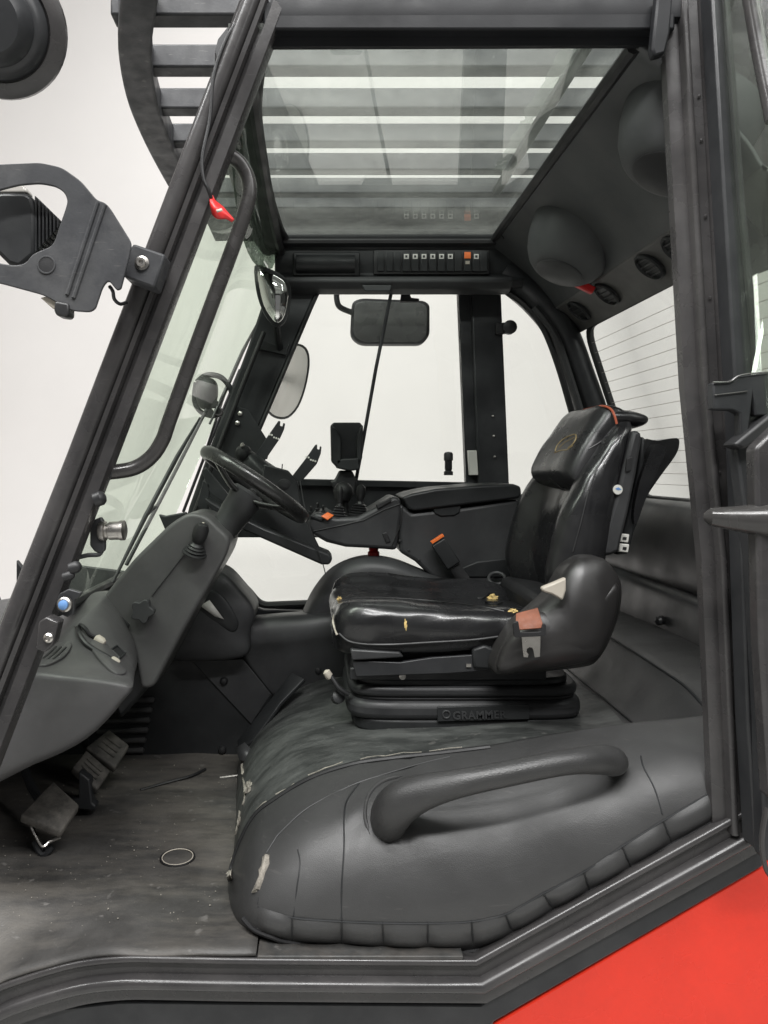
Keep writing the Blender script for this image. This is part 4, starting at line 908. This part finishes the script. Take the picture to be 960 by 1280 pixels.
# ================================================================== ARMREST CONSOLE
con = thing('armrest_console', 'dark plastic armrest console with storage lid and control levers', 'console', (.35, 2.35, 1.2))
YC = 2.235
ppx('console_body', [(499, 628), (515, 641), (580, 634), (649, 624), (652, 650), (650, 735), (600, 737), (566, 732), (540, 722), (519, 702), (499, 690)], YC, .22, PLAST, con, bev=.012, seg=3)
lid = ppx('lid', [(502, 622), (515, 617), (545, 611), (600, 606.5), (642, 605), (651, 608), (652.5, 618), (649, 623), (600, 629), (518, 639), (510, 636), (506, 628)], YC - .012, .25, PLAST2, con, bev=.010, seg=3)
ppx('lid_recess', [(541, 634), (577, 631), (575, 641), (568, 645), (551, 646), (543, 642)], YC - .004, .01, PLAST2, con, bev=.004)
nose = ppx('console_nose', [(383, 656), (389, 646), (396, 640), (420, 647), (447, 646), (470, 634), (492, 620), (501, 623), (503, 640), (496, 688), (470, 686), (432, 684), (408, 678), (390, 668)], YC, .20, PLAST, con, bev=.016, seg=3)
tube('nose_seam', PL([(392, 664), (425, 657), (455, 650), (480, 637), (500, 630)], YC - .002), .0016, RUB2, con, n=6)
tube('body_seam', PL([(503, 634), (501, 655), (494, 672), (490, 682)], YC - .002), .0018, RUB2, con, n=6)
ppx('hinge_block', [(470, 631), (488, 622), (490, 627), (472, 637)], YC - .006, .03, RUB2, con, bev=.003)
box('nose_slot', P(483, 672, YC - .001), (.014, .006, .032), RUB2, con, rot=Matrix.Rotation(R(-22), 3, 'Y'), bev=.002)
for x, y in ((500, 676), (511, 688), (524, 700)):
    lathe('plug_cap', [(.0042, 0), (.0042, -.002), (.001, -.003)], P(x, y, YC), (0, 1, 0), RUB2, con, n=8)
ppx('recess_panel', [(577, 710), (596, 702), (640, 697), (650, 700), (650, 722), (580, 722)], YC - .004, .01, PLAST2, con, bev=.004)
# switch plate with orange rocker
sp = mesh('switch_plate', [P(388, 648, YC - .002), P(402, 653, YC - .002), P(424, 648, YC + .03), P(408, 638, YC + .10), P(394, 640, YC + .08)], [(0, 1, 2, 3, 4)], PLAST2, con, solid=.01, bev=.002)
mesh('orange_rocker', [P(401, 646, YC - .012), P(409, 641, YC + .0), P(417, 645, YC + .0), P(409, 651, YC - .012)], [(0, 1, 2, 3)], ORANGE, con, solid=.006, bev=.001)
for x, y in ((389, 638), (397, 634), (404, 637)):
    lathe('toggle', [(.007, 0), (.007, .006), (.004, .008), (.004, .022), (.001, .025)], P(x, y + 4, YC + .06), (0, -.2, 1), RUB2, con, n=10)
def lever(x, y, Y, r, h, ball, lab):
    pr = [(r, 0)]
    for k in range(5): pr += [(r * (1 - .11 * k), .004 + k * h / 6), (r * (.78 - .11 * k), .008 + k * h / 6)]
    b = lathe('lever_boot', pr + [(r * .25, h)], P(x, y, Y), (.08, 0, 1), RUB2, con, n=22)
    top_ = P(x, y, Y) + Vector((.08, 0, 1)).normalized() * h
    lathe('lever_knob', [(.006, -.006), (.009, .004), (ball * .8, .014), (ball, .028), (ball * .86, .044), (ball * .3, .052)], top_, (.05, 0, 1), RUB2, con, n=20)
lever(449, 645, YC + .05, .036, .045, .016, '')
lever(423, 649, YC + .03, .027, .05, .010, '')
lathe('joystick_ball', [(.006, -.036), (.024, -.026), (.031, -.004), (.030, .012), (.020, .026), (.006, .032)], P(429, 615, YC + .10), (.1, 0, 1), RUB2, con, n=24)
lathe('joystick_neck', [(.012, 0), (.009, .08)], P(433, 648, YC + .10), (-.08, 0, 1), RUB2, con, n=12)
rk = lathe('red_cap', [(.016, 0), (.016, .008), (.019, .010), (.019, .024), (.014, .030), (.016, .034), (.012, .046), (.002, .048)], P(467, 700, 2.30), (0, 0, 1), REDP, cab, n=10)
rk['label'] = 'small red ribbed filler cap below the armrest console'

# ================================================================== PEDALS
def pedal(lab, pads, arm):
    t = thing('pedal', lab, 'pedal', P(*arm[-1]), 'worn floor pedals')
    for pts in pads:
        p = mesh('pedal_pad', [P(*q) for q in pts], [tuple(range(len(pts)))], PEDAL, t, solid=.022, bev=.005, off=-1)
        c = sum((P(*q) for q in pts), Vector()) / len(pts)
        e0 = P(*pts[0]); e1 = P(*pts[1]); e2 = P(*pts[2]); e3 = P(*pts[3]); nn = (e1 - e0).cross(e3 - e0).normalized()
        if nn.y > 0: nn = -nn
        for k in (.3, .5, .7):
            tube('tread_rib', [e0.lerp(e3, k).lerp(e1.lerp(e2, k), .2) + nn * .001, e0.lerp(e3, k).lerp(e1.lerp(e2, k), .8) + nn * .001], .003, PEDAL, t, n=6)
    tube('pedal_arm', spline([P(*q) for q in arm], 4), .011, PAINT2, t, n=10)
    return t
pedal('single square dusty pedal nearest the door opening', [[(65, 985, 1.70), (98, 1015, 1.66), (75, 1049, 1.58), (24, 1028, 1.60)]], [(62, 1012, 1.68), (40, 985, 1.78), (20, 930, 1.86), (-5, 880, 1.9)])
pedal('paired dusty pedal pads beside the louvred footwell panel', [[(136, 911, 1.98), (162, 931, 1.95), (144, 960, 1.88), (107, 934, 1.90)], [(108, 937, 1.89), (138, 963, 1.86), (122, 987, 1.80), (91, 958, 1.82)]], [(122, 948, 1.93), (105, 925, 2.0), (90, 880, 2.06), (80, 840, 2.1)])
pa = thing('pedal_bracket', 'black steel pedal hinge standing on the mat between the pedals', 'bracket', P(105, 1005, 1.80))
ppx('bracket_plate', [(98, 965), (112, 975), (115, 1004), (120, 1008), (118, 1014), (96, 1012), (84, 1002), (98, 998)], 1.79, .03, PAINT2, pa, bev=.004)
pb = thing('pedal_spring', 'bent steel pedal spring below the square pedal', 'spring', P(50, 1060, 1.62))
tube('spring_rod', spline([P(40, 1034, 1.63), P(47, 1048, 1.61), P(54, 1058, 1.60), P(62, 1052, 1.61), P(76, 1046, 1.62)], 4), .004, STEEL, pb, n=8)
tube('spring_base', spline([P(44, 1052, 1.63), P(54, 1068, 1.615), P(66, 1058, 1.62)], 4), .008, PAINT2, pb, n=8)
fw = tube('floor_wire', spline([Vector((P(175, 992, 1.93).x, 1.935, .757)), Vector((-.42, 1.975, .757)), Vector((-.355, 2.02, .758)), Vector((-.32, 2.07, .757))], 5), .0035, RUB2, None, n=6)
tag(fw, 'thin black wire lying on the floor mat below the footwell panel', 'wire')
fb = tube('floor_pin', [P(275, 972, 2.03), P(299, 969, 2.03)], .003, STEEL, None, n=6)
tag(fb, 'thin pale pin sticking out of the engine cover foot', 'pin')

# ================================================================== OVERHEAD GUARD
gd = thing('overhead_guard', 'black steel overhead guard of square bars above the glass roof', 'overhead guard', (.2, 2.0, 2.53))
ro = [(-.33, 1.22), (-.355, 1.33), (-.397, 1.47), (-.448, 1.64), (-.485, 1.85), (-.499, 2.05), (-.502, 2.3), (-.495, 2.6), (-.47, 2.75)]
ro = spline([Vector((x, y, 0)) for x, y in ro], 4)
vs, fs = [], []
for p in ro:
    for dx, z in ((0, 2.525), (.075, 2.525), (.075, 2.60), (0, 2.60)): vs.append(Vector((p.x + dx, p.y, z)))
for i in range(len(ro) - 1):
    for j in range(4): fs.append((i * 4 + j, i * 4 + (j + 1) % 4, (i + 1) * 4 + (j + 1) % 4, (i + 1) * 4 + j))
fs += [(0, 1, 2, 3), tuple(len(vs) - 4 + j for j in (3, 2, 1, 0))]
mesh('guard_rail', vs, fs, DARKST, gd, bev=.006, ang=50)
s0 = box('guard_bar', ((-.44 + 1.05) / 2, 1.75 + .025, 2.5775), (1.49, .05, .055), DARKST, gd, bev=.005)
w0 = tube('weld_bead', spline([Vector((-.427 - .0, 1.748, 2.552 + k * .009)) + Vector((random.uniform(-.003, .003), random.uniform(-.002, .002), 0)) for k in range(7)], 2), [random.uniform(.003, .0055) for _ in range(13)], DARKST, gd, n=6)
for k in (-2, -1, 1, 2, 3, 4):
    c = s0.copy(); COL.objects.link(c); c.location = s0.location + Vector((0, .201 * k, 0))
    if k > -1:
        c = w0.copy(); COL.objects.link(c); c.location = w0.location + Vector((-.004 * k if k < 3 else -.01, .201 * k, 0))
box('guard_side_plate', ((-.44 + 1.05) / 2, 2.90, 2.575), (1.49, .40, .05), DARKST, gd, bev=.005)
mesh('guard_side_rail', [(1.02, 1.2, 2.52), (1.09, 1.2, 2.52), (1.09, 2.8, 2.52), (1.02, 2.8, 2.52), (1.02, 1.2, 2.60), (1.09, 1.2, 2.60), (1.09, 2.8, 2.60), (1.02, 2.8, 2.60)], [(3, 2, 1, 0), (4, 5, 6, 7), (0, 1, 5, 4), (1, 2, 6, 5), (2, 3, 7, 6), (3, 0, 4, 7)], DARKST, gd, bev=.005)
for y in (1.30, 2.5):
    box('guard_post', (-.46, y, 2.52), (.04, .06, .10), DARKST, gd, bev=.004)

# ================================================================== GRAB BAR, TAG, PILLAR FITTINGS
gb = thing('grab_bar', 'bent black steel grab bar running inside the front pillar', 'grab bar', P(205, 500, 1.35))
gp = spline([P(268, 190, 1.32), P(284, 193, 1.335), P(299, 203, 1.345), (P(309, 220, 1.35)), P(312, 240, 1.35), P(307, 262, 1.35), P(290, 312, 1.35), P(250, 420, 1.35), P(213, 522, 1.35), P(203, 550, 1.35), P(188, 572, 1.345), P(165, 586, 1.34), P(128, 591, 1.325)], 6)
tube('bent_tube', gp, .0137, CHROME, gb, n=16)
for a, b in ((P(262, 190, 1.31), P(274, 190, 1.325)), (P(122, 591, 1.315), P(134, 591, 1.328))):
    tube('mount_collar', [a, b], .017, PAINT2, gb, n=14)
tg = thing('red_tag', 'red warning tag hanging on a black cord from the front pillar', 'tag', P(275, 262, 1.30))
grid('tag_strip', [[P(262, 242, 1.284), P(269, 250, 1.281), P(279, 258, 1.282), P(285, 265, 1.286), P(293, 274, 1.286)],
                   [P(262, 255, 1.276), P(268, 260, 1.270), P(276, 264, 1.276), P(283, 268, 1.280), P(292, 275.5, 1.283)],
                   [P(265, 268, 1.284), P(270, 273, 1.279), P(277, 274, 1.280), P(283, 274, 1.284), P(290, 278, 1.286)]], REDP, tg, mu=3, mv=3, solid=.002)
grid('tag_strip', [[P(263, 244, 1.288), P(266, 252, 1.287), P(266, 262, 1.288)], [P(266, 244, 1.284), P(270, 253, 1.282), P(270, 264, 1.284)]], REDP, tg, mu=3, mv=3, solid=.0015)
mesh('tag_print', [P(x, y, 1.2685) for x, y in ((270, 262.5), (277, 260.5), (278.5, 263.5), (271.5, 266))], [(0, 1, 2, 3)], CREAM, tg, solid=.0008)
tube('cord', spline([P(300, 22, 1.272), P(282, 50, 1.268), P(267, 95, 1.266), P(262, 150, 1.268), P(253, 195, 1.266), P(254, 222, 1.266), P(260, 236, 1.270), P(264, 247, 1.280)], 6), .0032, RUB2, tg, n=8)

cn = thing('pillar_connector', 'brass and steel threaded connector pointing inward from the front pillar', 'connector', P(122, 664, 1.32))
ppx('connector_plate', [(112, 652), (126, 646), (131, 655), (131, 688), (126, 692), (118, 690), (112, 682)], 1.312, .012, PAINT2, cn, bev=.003)
lathe('threaded_body', [(.016, 0), (.018, .003), (.018, .010), (.014, .012), (.014, .016), (.0165, .018), (.0165, .036), (.018, .037), (.018, .044), (.013, .046)], P(125, 664, 1.318), (1, -.05, .04), STEEL, cn, n=22)
tube('earth_strap', spline([P(128, 686, 1.318), P(124, 693, 1.316), P(110, 694, 1.314), P(97, 697, 1.312)], 4), .004, PAINT2, cn, n=8)
bl = thing('blue_capped_valve', 'small blue capped valve on a clip low on the front pillar', 'valve', P(82, 754, 1.31))
lathe('valve_ring', [(.0125, 0), (.0125, -.006), (.010, -.008)], P(82, 755, 1.225), (.1, 1, 0), STEEL, bl, n=20)
lathe('valve_cap', [(.008, -.004), (.008, -.011), (.004, -.013)], P(82, 755, 1.225), (.1, 1, 0), BLUE, bl, n=16)
ppx('valve_clip', [(74, 742), (86, 736), (102, 741), (98, 747), (93, 750), (92, 768), (84, 772), (72, 766), (70, 752)], 1.229, .01, PAINT2, bl, bev=.002)
for i, (x, y, r) in enumerate(((124, 625, .013), (93, 711, .010), (85, 722, .008))):
    o = lathe('rubber_buffer', [(r, 0), (r, .012), (r * .7, .017), (r * .3, .019)], P(x - 5, y, 1.27 if y < 700 else 1.24), (1, 0, .35), RUB2, None, n=14)
    tag(o, ('largest round rubber buffer on the front pillar, just below the grab bar', 'small black rubber buffer below the connector on the front pillar', 'smallest black rubber buffer, lowest of the three on the front pillar')[i], 'buffer', 'door buffers on the front pillar')
hb = thing('hinge_block', 'grey hinge block with a steel screw at the foot of the front pillar', 'hinge', P(62, 795, 1.29))
ppx('block', [(48, 777), (58, 771), (73, 778), (66, 806), (56, 816), (44, 812)], 1.195, .03, PAINT, hb, bev=.003)
lathe('screw', [(.007, 0), (.008, -.003), (.005, -.006), (.004, -.003)], P(61, 797, 1.194), (0, 1, 0), STEEL, hb, n=14)

# ================================================================== WORK LAMPS
wl = thing('work_lamp', 'round dark work lamp with bolted rim above the bracket lamp', 'lamp', P(5, 35, 1.2), 'work lamps')
wa = Vector((.10, -.93, -.36)).normalized(); wc = P(2, 36, 1.2)
lathe('lamp_rim', [(.002, -.03), (.070, -.028), (.100, -.006), (.105, .004), (.104, .012), (.088, .022), (.082, .024), (.080, .018), (.074, .018)], wc, wa, PAINT, wl, n=48)
lathe('lamp_housing', [(.079, .012), (.077, .030), (.068, .042), (.062, .044), (.058, .060), (.045, .072), (.002, .076)], wc, wa, PAINT2, wl, n=40)
u = wa.orthogonal().normalized(); v_ = wa.cross(u)
for x, y in ((53, 26), (3, 77), (38, -10)):
    lathe('rim_screw', [(.005, 0), (.0055, .003), (.003, .005)], on(bpy.data.objects['lamp_rim'], x, y, .001), wa, STEEL, wl, n=10)
wl2 = thing('work_lamp', 'finned square work lamp held in a cut-out steel bracket on the front pillar', 'lamp', P(60, 300, 1.2), 'work lamps')
br = ppx('lamp_bracket', [(-40, 208), (0, 205), (50, 203), (77, 209), (101, 226), (121, 250), (131, 253), (137.5, 260), (165, 304), (160, 327), (151, 361), (146, 363), (135, 349.6), (128, 359), (119, 386), (112, 390), (89, 388.5), (55, 369), (0, 354), (-40, 348),
        (-40, 322), (0, 329), (20, 332), (32, 329), (40, 318), (52, 312.5), (62, 309), (68, 302), (74, 283), (82, 260), (84.5, 250), (80, 240), (70, 233), (50, 229), (24, 231), (0, 237), (-40, 248)], 1.19, .006, DARKST, wl2, bev=.0015, rad=.010)
for a, b in (((131, 256), (92, 372)), ((122, 253), (84, 368))):
    tube('bracket_fold', [P(*a, 1.189), P(*b, 1.189)], .0035, DARKST, wl2, n=8)
ring_tube('bracket_eyelet', P(58, 331, 1.189), (1, 0, 0), (0, 0, 1), .0135, .0016, DARKST, wl2, 28, 6)
lathe('eyelet_hole', [(.0132, 0), (.0132, -.0006), (.001, -.0008)], P(58, 331, 1.189), (0, 1, 0), RUB2, wl2, n=24)
lb_ = ppx('lamp_body', [(-30, 243), (4, 240), (32, 240), (40, 246), (44, 270), (43, 318), (24, 334), (10, 330), (-30, 290)], 1.225, .05, PLAST2, wl2, bev=.008)
for i in range(7):
    x = 43 + i * 4.6
    ppx('cooling_fin', [(x, 244 + i * 4.5), (x + 2.6, 246 + i * 4.5), (x + 3.0, 314 - i * 5), (x, 316 - i * 5)], 1.228, .045, PLAST2, wl2, bev=.0012)
ppx('fin_core', [(40, 250), (74, 276), (73, 290), (42, 312)], 1.245, .03, RUB2, wl2, bev=.004)
ppx('lamp_top', [(-20, 236), (8, 232), (30, 231), (34, 240), (-20, 241)], 1.23, .03, LENS, wl2, bev=.003)
ppx('clamp_block', [(166, 304), (207, 318), (193, 360), (187, 358), (154, 346), (158, 322)], 1.225, .05, DARKST, wl2, bev=.004)
lathe('clamp_bolt', [(.012, 0), (.012, -.002), (.0075, -.003), (.0075, -.008), (.004, -.008), (.004, -.005)], P(177.5, 329, 1.224), (0, 1, 0), STEEL, wl2, n=16)
ppx('rubber_foot', [(68, 376), (86, 379), (86, 393), (82, 396), (70, 394), (67, 388)], 1.186, .03, RUB2, wl2, bev=.004)
ppx('foot_tab', [(50, 372), (58, 370), (90, 386), (88, 390), (66, 386)], 1.198, .012, CREAM, wl2, bev=.002)
tube('lamp_cable', spline([P(137, 358, 1.2), P(141, 364, 1.21), P(143, 374, 1.22), P(150, 380, 1.23), P(158, 378, 1.25)], 5), .003, RUB2, wl2, n=8)

# ================================================================== WIPERS
def wiper(lab, blade, arm):
    t = thing('wiper', lab, 'wiper', onws(*blade[-1], -.02), 'windscreen wipers')
    b = [onws(*q, -.030) for q in blade]; a = [onws(*q, -.045) for q in arm]
    tube('wiper_blade', b, [.003] + [.007] * (len(b) - 2) + [.004], RUB2, t, n=8)
    tube('wiper_arm', a, .006, PLAST2, t, n=8)
    tube('arm_clip', [b[len(b) // 2], a[len(a) // 2]], .005, PLAST2, t, n=8)
wiper('long wiper lying from the mirror down towards the steering column', [(250, 522), (222, 570), (182, 645), (141, 728)], [(258, 512), (234, 560), (198, 630), (158, 706)])
wiper('wiper standing along the far front pillar', [(322, 403), (303, 440), (282, 488), (262, 530)], [(300, 462), (280, 510), (252, 580), (229, 640)])

# ================================================================== MIRRORS, TRAY
m1 = thing('convex_mirror', 'small convex quarter-round mirror on the far front pillar', 'mirror', P(340, 370, 2.36), 'mirrors')
ol = [(318, 333), (328, 333), (342, 338), (355, 346), (363, 357), (363.5, 370), (361, 388), (356, 402), (347, 408), (338, 403), (327, 386), (320, 362)]
puff('mirror_shell', ol, 2.36, .002, .02, PLAST2, m1, m=3)
puff('mirror_face', [(322, 338), (332, 339), (344, 344), (355, 351), (360, 360), (360.5, 372), (358, 388), (353, 400), (346, 404), (340, 399), (330, 383), (324, 360)], 2.352, .028, .006, MIRR, m1, m=3)
tube('mirror_arm', [P(345, 402, 2.40), P(348, 425, 2.46), P(350, 435, 2.49)], .012, PLAST2, m1, n=10)
m2 = thing('door_mirror', 'tall rounded mirror outside the far door behind the front pillar', 'mirror', P(358, 520, 2.75), 'mirrors')
ol = [(364, 431), (376, 430), (385, 438), (387, 456), (382, 484), (373, 508), (360, 522), (346, 523), (335, 516), (333, 504), (339, 472), (350, 445)]
def tilted(name, pts, Y, k, xc, th, mat, parent):
    o_ = [P(x, y, Y + k * (x - xc)) for x, y in pts]; o_ = spline(o_, 3, True)
    return prism(name, o_, th, mat, parent, bev=.003)
tilted('mirror_shell', ol, 2.74, -.0032, 360, .03, PLAST, m2)
tilted('mirror_face', [(x + (359 - x) * .09, y + (477 - y) * .055) for x, y in ol], 2.735, -.0032, 360, .003, M('dull mirror', (.86, .85, .83), .38, metal=1, var=.03, rvar=.03), m2)
tube('mirror_arm', [P(345, 470, 2.79), P(315, 470, 2.72), P(300, 490, 2.60)], .012, PAINT2, m2, n=10)
m3 = thing('rear_view_mirror', 'wide grey mirror hanging outside the top of the far window', 'mirror', P(487, 430, 2.8), 'mirrors')
ol = fillet([Vector((a, b, 0)) for a, b in ((440, 377), (452, 373), (530, 376), (537, 381), (537, 420), (528, 430), (450, 430), (438, 420))], 8, 3, True)
puff('mirror_shell', [(p.x, p.y) for p in ol], 2.80, .012, .05, PLAST, m3, m=0)
ol2 = [(487 + (p.x - 487) * .93, 402 + (p.y - 402) * .90) for p in ol]
puff('mirror_face', ol2, 2.787, .004, .003, M('grey painted reflection', (.14, .145, .14), .3, metal=.0, var=.2, vs=9), m3, m=0)  # flat grey base colour stands for what the mirror reflects
tube('mirror_arm', spline([P(421, 362, 2.78), P(421, 374, 2.78), P(425, 384, 2.78), P(441, 391, 2.80)], 5), .011, PAINT2, m3, n=10)
m4 = thing('front_mirror', 'small oval mirror seen through the windscreen beside the wipers', 'mirror', P(262, 500, 2.6), 'mirrors')
puff('mirror_shell', [(250, 474), (262, 472), (270, 478), (271, 494), (266, 508), (256, 512), (247, 506), (245, 488)], 2.60, .03, .03, PLAST2, m4, m=4)
tube('mirror_arm', spline([P(246, 478, 2.62), P(258, 469, 2.62), P(275, 471, 2.62), P(286, 482, 2.62), P(290, 492, 2.62)], 5), .010, PLAST2, m4, n=10)
tube('mirror_stay', spline([P(245, 478, 2.62), P(243, 500, 2.62), P(250, 514, 2.62), P(265, 520, 2.62), P(280, 516, 2.62)], 5), .009, PLAST2, m4, n=10)
for q in ((268, 505), (273, 514), (262, 516)):
    lathe('stay_knob', [(.012, -.012), (.016, 0), (.012, .012)], P(*q, 2.60), (0, 1, 0), RUB2, m4, n=12)

tr_ = thing('tray_holder', 'deep black tray on a long thin rod in front of the far window', 'holder', P(434, 600, 2.48))
tray_o = [(413, 532), (417, 528), (450, 528), (454, 533), (453, 570), (450, 586), (437, 588), (420, 584), (414, 576)]
ppx('tray_back', tray_o, 2.475, .012, PLAST2, tr_, bev=.004)
ppx('tray_side', [(413, 531), (420, 535), (427, 548), (427, 578), (421, 584), (414, 577)], 2.43, .05, PLAST2, tr_, bev=.005)
ppx('tray_side', [(454, 531), (449, 535), (446, 548), (446, 580), (449, 586), (453, 572)], 2.43, .05, PLAST2, tr_, bev=.005)
ppx('tray_bottom', [(420, 574), (452, 572), (450, 587), (437, 589), (420, 585)], 2.43, .05, PLAST2, tr_, bev=.005)
tube('rod', [P(489, 366, 2.50), P(470, 460, 2.49), P(455, 545, 2.485), P(444, 606, 2.48)], .0062, PAINT2, tr_, n=10)
ppx('rod_shoe', [(424, 588), (440, 588), (446, 600), (444, 618), (430, 622), (418, 612), (412, 602), (418, 600)], 2.46, .03, RUB2, tr_, bev=.006)
bt = lathe('window_latch', [(.016, 0), (.016, .012), (.011, .016), (.013, .022), (.013, .050), (.016, .052), (.016, .074), (.012, .080), (.003, .082)], P(560.5, 594, 2.585), (0, 0, 1), RUB2, None, n=18)
tag(bt, 'small black window latch knob standing on the far window ledge', 'latch')
bt2 = ppx('header_catch', [(502, 366), (512, 366), (514, 372), (524, 373), (524, 377), (500, 377)], 2.53, .02, RUB2, None, bev=.002)
tag(bt2, 'small black catch under the header above the wide grey mirror', 'catch')
rc = box('red_window_hammer', P(728, 357, 2.13), (.07, .02, .022), REDP, None, rot=Matrix.Rotation(R(26), 3, 'Y'), bev=.004)
tag(rc, 'red plastic window hammer clipped at the corner of the roof liner', 'hammer')

# ================================================================== OPEN DOOR
dr = thing('open_door', 'folded-back glazed cab door with black latch and grab tube at the right edge', 'door', P(930, 900, 1.22))
def dpt(px, py, Y): return P(px, py, Y)
prism('hinge_stile', [dpt(889, -20, 1.245), dpt(906, -20, 1.245), dpt(924, 260, 1.245), dpt(951, 520, 1.245), dpt(960, 900, 1.245), dpt(966, 1070, 1.245), dpt(944, 1062, 1.245), dpt(934, 900, 1.245), dpt(921, 520, 1.245), dpt(905, 250, 1.245)], .04, PAINT2, dr, bev=.004)
mesh('door_pane', [(.672, 1.262, 2.42), (.724, 1.262, 1.62), (.764, 1.02, 1.62), (.712, 1.02, 2.42)], [(0, 1, 2, 3)], GGREEN, dr, solid=.004)
tube('pane_seal', [dpt(906, -20, 1.238), dpt(926, 250, 1.238), dpt(950, 500, 1.238)], .006, RUB2, dr, n=8)
tube('upper_frame', spline([dpt(936, -20, 1.18), dpt(950, 60, 1.17), dpt(968, 150, 1.15)], 4), .013, PAINT, dr, n=12)
lat = ppx('door_latch', [(891, 478), (912, 477), (925, 470), (962, 466), (985, 466), (985, 520), (944, 520), (941, 500), (935, 552), (926, 554), (925, 517), (916, 513), (892, 512)], 1.205, .02, PAINT2, dr, bev=.004)
tube('latch_highlight', spline([P(891, 478, 1.203), P(912, 477, 1.203), P(926, 469, 1.203), P(962, 465, 1.203)], 4), .0018, CHROME, dr, n=6)  # paler line stands for light catching the latch's upper edge
tube('latch_crease', [P(893, 494, 1.203), P(934, 489, 1.203)], .0012, CHROME, dr, n=6)
prism('arm_pad', [dpt(917, 556, 1.19), dpt(985, 500, 1.19), dpt(985, 530, 1.19), dpt(930, 562, 1.19)], .04, RUB2, dr, bev=.005)
prism('door_panel', [dpt(920, 560, 1.215), dpt(985, 525, 1.215), dpt(985, 1085, 1.215), dpt(955, 1075, 1.215), dpt(951, 900, 1.215), dpt(940, 700, 1.215)], .03, PAINT2, dr, bev=.004)
prism('door_corner', [dpt(944, 560, 1.13), dpt(985, 520, 1.13), dpt(985, 1000, 1.13), dpt(962, 1000, 1.13), dpt(950, 800, 1.13)], .03, PAINT, dr, bev=.006)
gr_ = tube('grab_tube', [P(880, 646, 1.16), P(888, 646, 1.155), P(915, 648, 1.15), P(955, 650, 1.14), P(990, 652, 1.13)], [.006, .014, .019, .026, .030], CHROME, dr, n=20)
ppx('panel_pocket', [(938, 715), (952, 728), (990, 740), (990, 1000), (962, 1000), (948, 860)], 1.205, .01, RUB2, dr, bev=.004)
tube('door_edge_trim', spline([P(958, 1010, 1.14), P(952, 1050, 1.14), P(957, 1085, 1.14), P(968, 1100, 1.14)], 4), .004, CHROME, dr, n=8)
for y in (200, 245, 260):
    pass
hk = ppx('door_strip', [(822, -10), (842, -10), (838, 40), (832, 66), (818, 70), (815, 60)], 1.262, .02, PAINT3, None, bev=.004)
tag(hk, 'black rubber strip end hanging at the top of the rear door pillar', 'rubber strip')
